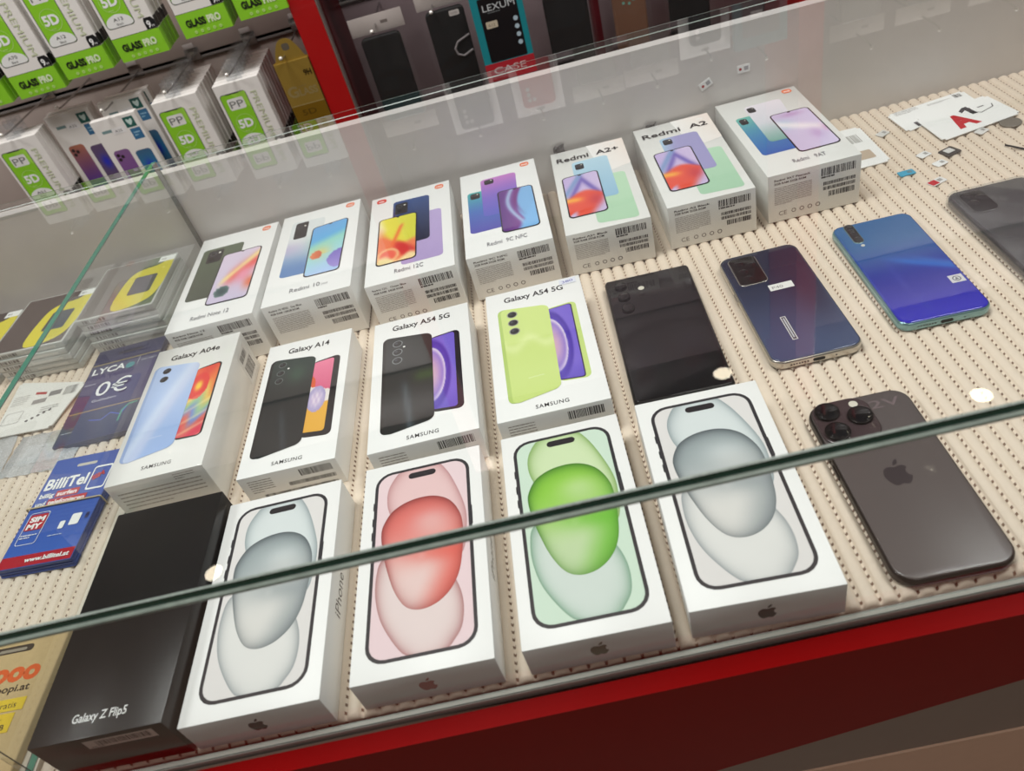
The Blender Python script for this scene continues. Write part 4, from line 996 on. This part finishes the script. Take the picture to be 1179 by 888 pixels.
for x, z, n, wh, md in ((-.6600, .0020, 3, 'farthest from the red post', 'A51'), (-.4200, -.0020, 8, 'beside the gadget case packs', 'A52'), (-.3300, -.0020, 8, 'beside the gold pack', 'A53')):
    pack_row(x, z, n, 'white screen protector pack foremost on the lower hook '+wh, 'white screen protector pack queued behind on the lower hook '+wh, 'lower packs on the hook '+wh, md)
    hook(x, z+PH+.010, 'steel wire hook of the lower row, '+wh)

# ---- white boxes picturing colourful phones
def shield_pack(x, z, y, label, group, a, b, scr):
    o = link('phone_case_pack', bpy.data.meshes.get('shield_body') or box_me('shield_body', .067, .011, .135, .0005, 1), PACKWHITE, None, (x, y, z)); tag(o, label, 'phone case pack', group)
    P = Print(); P.quad([(-26, 22), (-2, 22), (-2, -48), (-26, -48)], lambda s, t: mix(a, b, t), 5, 4, 16); P.disc(-21, 15, 2.6, 2.6, (40, 30, 34), 14); P.disc(-15.5, 12, 2.6, 2.6, (40, 30, 34), 14); P.disc(-21, 8.5, 2.6, 2.6, (40, 30, 34), 14)
    P.quad([(4, 15), (28, 15), (28, -52), (4, -52)], lambda s, t: mix(mix(scr, (90, 74, 96), .6*abs(2*t-.8)), (40, 48, 190), math.exp(-((s-.5)/.25)**2-((t-.4)/.15)**2)), 5, 10, 20); P.build('phone_pictures', o, (0, -.0055, .0675), FRONT, GLOSS_INK)
    P = Print(); P.rect(13, 48, 28, 63, (40, 96, 88)); P.blob([(20.5, 51), (16.5, 56), (17, 60), (20.5, 58.5), (24, 60), (24.5, 56)], (206, 226, 220), 2); P.build('protection_badge', o, (0, -.0055, .0675), FRONT)
    P = Print(); P.rect(15, 30, 30, 46, (56, 110, 150)); P.lines(18, 34, 27, 42, 2, (150, 190, 214)); P.build('blue_badge', o, (0, -.0055, .0675), FRONT)
    P = Print(); P.rect(-24, 48, -10, 52, (120, 148, 148)); P.build('maker_bar', o, (0, -.0055, .0675), FRONT)
    P = Print(.4); P.rect(-9, 44, 10, 53, (236, 234, 232)); P.text('A35', -6, 46, 11, (90, 88, 88), cap=4); P.build('model_sticker', o, (0, -.0055, .0675), FRONT)
    return o
OR, PU, MV, GN, BLU = (176, 110, 84), (86, 58, 170), (130, 92, 140), (96, 150, 140), (40, 120, 160)
shield_pack(-.5865, .0050, .786, 'white case pack with orange to violet phone picture', 'white phone case packs', OR, PU, (100, 80, 120))
shield_pack(-.5880, .0055, .800, 'white case pack mostly hidden behind the orange to violet one', 'white phone case packs', OR, PU, (100, 80, 120))
shield_pack(-.5135, -.0090, .756, 'white case pack with mauve phone picture and blue screen, foremost on its hook', 'white phone case packs', MV, (120, 70, 150), BLU)
shield_pack(-.5050, .0040, .786, 'white case pack showing its badges above the mauve phone pack', 'white phone case packs', MV, GN, BLU)
shield_pack(-.4990, .0050, .800, 'white case pack at the back of the mauve phone pack hook', 'white phone case packs', MV, GN, BLU)
hook(-.5865, .1480, 'steel wire hook holding the orange to violet case pack', .770); hook(-.5150, .1365, 'steel wire hook holding the mauve phone case packs', .740)

# ---- gold glass pack
gold = mat('gold_foil', (168, 138, 62), .3, .45, var=.1, scale=20)
bm = bmesh.new(); add_box(bm, -.0243, .0243, -.005, .005, 0, .132)
pts = spline([(-.0243, .132), (-.021, .1345), (-.016, .147), (-.009, .158), (0, .161), (.009, .158), (.016, .147), (.021, .1345), (.0243, .132)][::-1], 3)[:25]
f = [bm.verts.new((x, -.0005, z)) for x, z in pts]; g = [bm.verts.new((x, .0005, z)) for x, z in pts]
bm.faces.new(f); bm.faces.new(g[::-1])
for i in range(len(f)): bm.faces.new((f[i], g[i], g[(i+1) % len(f)], f[(i+1) % len(f)]))
o = link('screen_protector_pack', finish(bm, 'gold_pack'), gold, None, (-.2462, .758, .0)); tag(o, 'gold foil glass protector pack with arched hanger', 'screen protector pack')
P = Print(); P.text('G', -21, 85, 15, (176, 156, 104), cap=15, bold=.03); P.text('LASS', -5, 85, 26, (176, 156, 104), cap=10, bold=.03); P.lines(-4, 97, 22, 99, 1, (160, 140, 90)); P.rect(-24, 72.5, 24, 73.4, (206, 186, 130)); P.rect(-24, 50, 24, 72, (146, 112, 30)); P.text('9H', 11, 110, 11, (60, 44, 22), cap=8, bold=.03); P.text('5D', -12, 58, 20, (96, 74, 24), cap=8); P.build('pack_lettering', o, (0, -.005, 0), FRONT, print_mat('gold_ink', .3, 0, .5))
P = Print(.3); P.quad([(-5, 155), (5, 155), (5, 146), (-5, 146)], (92, 84, 72), 3); P.build('hang_slot', o, (0, -.0005, 0), FRONT)
hook(-.2520, .1395, 'steel wire hook holding the gold pack', .735)

# ---- phone case packs of the mauve rack
BAG = glass_mat('clear_bag', (.93, .93, .93), .06, .02, .012)
darkcase = mat('black_rubber_case', (15, 14, 14), .6, spec=.25)
hcard = mat('white_header_card', (186, 176, 170), .6)
def bagged_case(x, z, y, label, w=.056, l=.118, colr=None, header=True, grp='phone case packs on the mauve rack', cams=None, h2=.0095, card=None, cw=.072, ch=.15):
    r = tag(empty('hanging_case_pack', (x, y, z)), label, 'phone case pack', grp)
    m = darkcase if colr is None else mat('case_%d_%d_%d' % colr, colr, .4)
    cs = link('phone_case', slab_me('phone_case', w, l, h2, .007, .003), m, r, (0, 0, l/2+.008), FRONT)
    if cams: 
        for i in range(cams): link('camera_cutout', slab_me('camera_cutout', .0058, .0058, .0006, .0029, .0002), mat('pale_cutout', (190, 186, 184), .4), cs, (-w/2+.010+(.007 if i == 3 else 0), l/2-.012-.008*(i % 3), h2-.0002))
    if card: 
        c = link('backing_card', wbox(-cw/2, cw/2, .0004, .0012, 0, ch, .0002), mat('card_%d_%d_%d' % card, card, .5), r)
        P = Print(); P.lines(-12, 8, 12, 12, 2, (150, 144, 140), 3); P.quad([(-6, ch*1e3-5), (6, ch*1e3-5), (6, ch*1e3-9), (-6, ch*1e3-9)], (150, 146, 144), 1.6); P.build('card_print', c, (0, .0004, 0), FRONT)
    if header:
        c = link('header_card', wbox(-w*.68, w*.68, .0002, .0009, l+.010, l+.034, .0002), hcard, r)
        P = Print(); P.rect(6, l*1e3+20, 16, l*1e3+24, (120, 110, 104)); P.build('header_print', c, (0, .0002, 0), FRONT)
    bm = bmesh.new(); W, H = w*.62, l+.016; R = random.Random(int(abs(x)*1e4)); G = []
    for i in range(9):
        G.append([bm.verts.new(((i/8-.5)*2*W, -h2-.0028+R.uniform(-.0012, .0012)*(0 < i < 8), -.004+j/14*(H+.004)+R.uniform(-.001, .001))) for j in range(15)])
    for i in range(8):
        for j in range(14): bm.faces.new((G[i][j], G[i+1][j], G[i+1][j+1], G[i][j+1]))
    me = finish(bm, 'clear_bag', True)
    if not me.polygons[0].normal.y < 0: me.flip_normals()
    link('clear_bag', me, BAG, r)
    return r
# lower row
bagged_case(-.1235, .0, .790, 'bagged plain black phone case nearest the red post'); hook(-.1255, .1390, 'steel wire hook holding the bagged black case by the post', .742)
r = bagged_case(-.0290, .010, .790, 'black flip case with a strap loop, between the plain black case and the turquoise pack', w=.054)
cs = [c for c in r.children if c.name.startswith('phone_case')][0]
link('strap_loop', tube_me('strap_loop', [(.026, .020, .0102), (.008, .014, .0115), (.002, .006, .0118), (.004, -.002, .0118), (.012, -.006, .0115), (.026, -.001, .0102)], .0016), mat('grey_strap', (128, 122, 122), .5), cs)
P = Print(.3); P.quad([(6, 55), (20, 55), (20, 48), (6, 48)], (206, 198, 192), 1.5); P.text('X200', 7.5, 49.6, 10, (120, 112, 108), cap=3.2); P.build('price_sticker', cs, (0, 0, .0095))
hook(-.0430, .1420, 'steel wire hook holding the black flip case', .742)
tq = mat('turquoise_card', (26, 132, 140), .45)
o = link('hanging_case_pack', box_me('turquoise_pack', .0700, .012, .165, .0006, 1), tq, None, (.0425, .768, -.020)); tag(o, 'turquoise phone case pack with white lettering and four round icons', 'phone case pack', 'phone case packs on the mauve rack')
P = Print(); P.quad([(-25, 160), (27, 160), (27, 76), (-25, 76)], (22, 20, 22), 2); P.rect(-35, 50, 35, 75, (176, 40, 50)); P.build('pack_artwork', o, (0, -.006, 0), FRONT)
P = Print(.5); P.text('LEXUM', -20, 143, 44, (200, 204, 204), cap=9); P.lines(-14, 140, 22, 141.4, 1, (150, 154, 154))
for i in range(4): P.disc(21, 126-i*10.5, 3.2, 3.2, (176, 196, 206), 16)
P.build('pack_lettering', o, (0, -.006, 0), FRONT)
P = Print(.5); P.text('CASE', -24, 60, 46, (226, 206, 204), cap=9); P.build('foot_lettering', o, (0, -.006, 0), FRONT)
P = Print(.5); P.quad([(-20, 130), (-4, 130), (-4, 121), (-20, 121)], (196, 184, 160), 1.5); P.text('A12', -17.5, 123, 10, (120, 110, 92), cap=4); P.build('price_sticker', o, (0, -.006, 0), FRONT)
bagged_case(.1340, -.010, .790, 'bagged dark phone case between the turquoise pack and the bronze one', w=.060); hook(.134, .141, 'steel wire hook holding the bagged dark case', .742)
r = bagged_case(.2200, -.010, .790, 'bagged bronze phone case with pale dots', w=.046, colr=(112, 78, 58)); hook(.220, .141, 'steel wire hook holding the bronze case', .742)
cs = [c for c in r.children if c.name.startswith('phone_case')][0]; P = Print(.3)
for i, (a, b) in enumerate(((-8, 38), (0, 36), (6, 40), (-4, 44), (2, 48), (8, 50), (-8, 52))): P.disc(a, b-14, 2, 2, (112, 168, 150), 12)
P.build('dot_decoration', cs, (0, 0, .0095))
bagged_case(.3020, -.010, .790, 'bagged black phone case beyond the bronze one', w=.056); hook(.302, .141, 'steel wire hook holding the black case beyond the bronze one', .742)
o = link('hanging_case_pack', box_me('maroon_pack', .012, .02, .16, .0006, 1), mat('maroon_card', (104, 24, 34), .5), None, (.1800, .850, -.03)); tag(o, 'narrow maroon pack seen edge on beside the bronze case', 'phone case pack', 'phone case packs on the mauve rack')
# upper row
bagged_case(-.1220, .178, .790, 'bagged grey green phone case on the upper hook next to the red post', w=.060, colr=(40, 84, 84)); hook(-.122, .332, 'steel wire hook of the upper mauve row, next to the red post', .742)
bagged_case(-.0230, .196, .772, 'dark grey phone case on a white card, upper row', w=.050, l=.135, colr=(84, 80, 80), header=False, cams=4, card=(222, 218, 214)); hook(-.023, .339, 'steel wire hook of the upper mauve row, with the grey case', .742)
bagged_case(.0720, .196, .772, 'red phone case on a white card, upper row', w=.048, l=.128, colr=(186, 44, 50), header=False, cams=4, card=(222, 216, 214)); hook(.072, .339, 'steel wire hook of the upper mauve row, with the red case', .742)
bagged_case(.1600, .190, .780, 'bagged taupe phone case beside the red one, upper row', w=.056, l=.125, colr=(112, 104, 100)); hook(.160, .339, 'steel wire hook of the upper mauve row, with the taupe case', .742)
bagged_case(.2390, .190, .780, 'bagged stone grey phone case, upper row, third from the far red post', w=.058, l=.122, colr=(126, 120, 116)); hook(.239, .336, 'steel wire hook of the upper mauve row, third from the far post', .742)
bagged_case(.3170, .175, .772, 'black phone case on a white card, upper row', w=.044, l=.125, colr=(52, 50, 52), header=False, cams=2, card=(226, 222, 218)); hook(.317, .318, 'steel wire hook of the upper mauve row, with the black case on white', .742)
o = link('hanging_case_pack', box_me('teal_pack', .074, .012, .150, .0006, 1), mat('pale_teal_card', (84, 124, 128), .5), None, (.3935, .768, .180)); tag(o, 'pale teal phone case pack hanging next to the far red post', 'phone case pack', 'phone case packs on the mauve rack')
P = Print(); P.quad([(-26, 134), (26, 134), (26, 40), (-26, 40)], (96, 96, 98), 3); P.rect(-14, 100, 2, 108, (206, 204, 200)); P.lines(-20, 14, 20, 24, 2, (180, 200, 200)); P.build('pack_artwork', o, (0, -.006, 0), FRONT); hook(.3935, .337, 'steel wire hook of the upper mauve row, by the far post', .742)
# beyond the far post
for i, (x, cl, lb) in enumerate(((.545, (120, 114, 110), 'bagged grey phone case nearest beyond the far red post'), (.640, (96, 90, 88), 'bagged brown grey phone case, middle of the three beyond the far post'), (.745, (140, 132, 126), 'bagged pale phone case, last of the three beyond the far post'))):
    bagged_case(x, .215, .800, lb, w=.058, l=.12, colr=cl, grp='phone case packs beyond the far post'); hook(x, .365, 'steel wire hook holding the '+lb.split(',')[0].replace('nearest ', ''), .75)

# ------------------------------------------------------------------ light
W = bpy.data.worlds.new('shop_ambient'); S.world = W; W.use_nodes = True
bg = W.node_tree.nodes['Background']; bg.inputs['Color'].default_value = (.9, .93, 1, 1); bg.inputs['Strength'].default_value = .35
def area(name, loc, size, power, col=(1, .96, .9), disc=False, tgt=None, size_y=None):
    l = bpy.data.lights.new(name, 'AREA'); l.energy = power; l.color = col; l.size = size
    if disc: l.shape = 'DISK'
    elif size_y: l.shape = 'RECTANGLE'; l.size_y = size_y
    o = bpy.data.objects.new(name, l); COL.objects.link(o); o.location = loc
    if tgt: o.rotation_euler = (Vector(tgt)-Vector(loc)).to_track_quat('-Z', 'Y').to_euler()
    return o
area('ceiling_area_light', (-.35, .10, 1.72), .6, 21.5, (1, .985, .975), size_y=.6)
area('ceiling_area_light', (.5, -1.5, 1.72), .6, 8, (1, .96, .92), size_y=.6)  # added fill on the customer side, brightens the front faces
area('ceiling_area_light', (1.1, .20, 1.72), .6, 19.5, (1, .985, .975), size_y=.6)
area('ceiling_area_light', (-1.7, -.1, 1.72), .6, 17.5, (1, .99, .99), size_y=.6)
for p in [(1.184, 1.256), (0.505, 1.599), (-1.267, 1.218)]:
    area('ceiling_spot_light', (p[0], p[1], 1.73), .06, .11, (1, .88, .66), True)

S.view_settings.view_transform = 'Standard'; S.view_settings.look = 'None'; S.view_settings.gamma = 1; S.view_settings.use_curve_mapping = False
S.view_settings.exposure = 0.09
S.cycles.use_denoising = True; S.cycles.use_adaptive_sampling = False
S.cycles.max_bounces = 10; S.cycles.transparent_max_bounces = 24; S.cycles.caustics_reflective = False; S.cycles.caustics_refractive = False
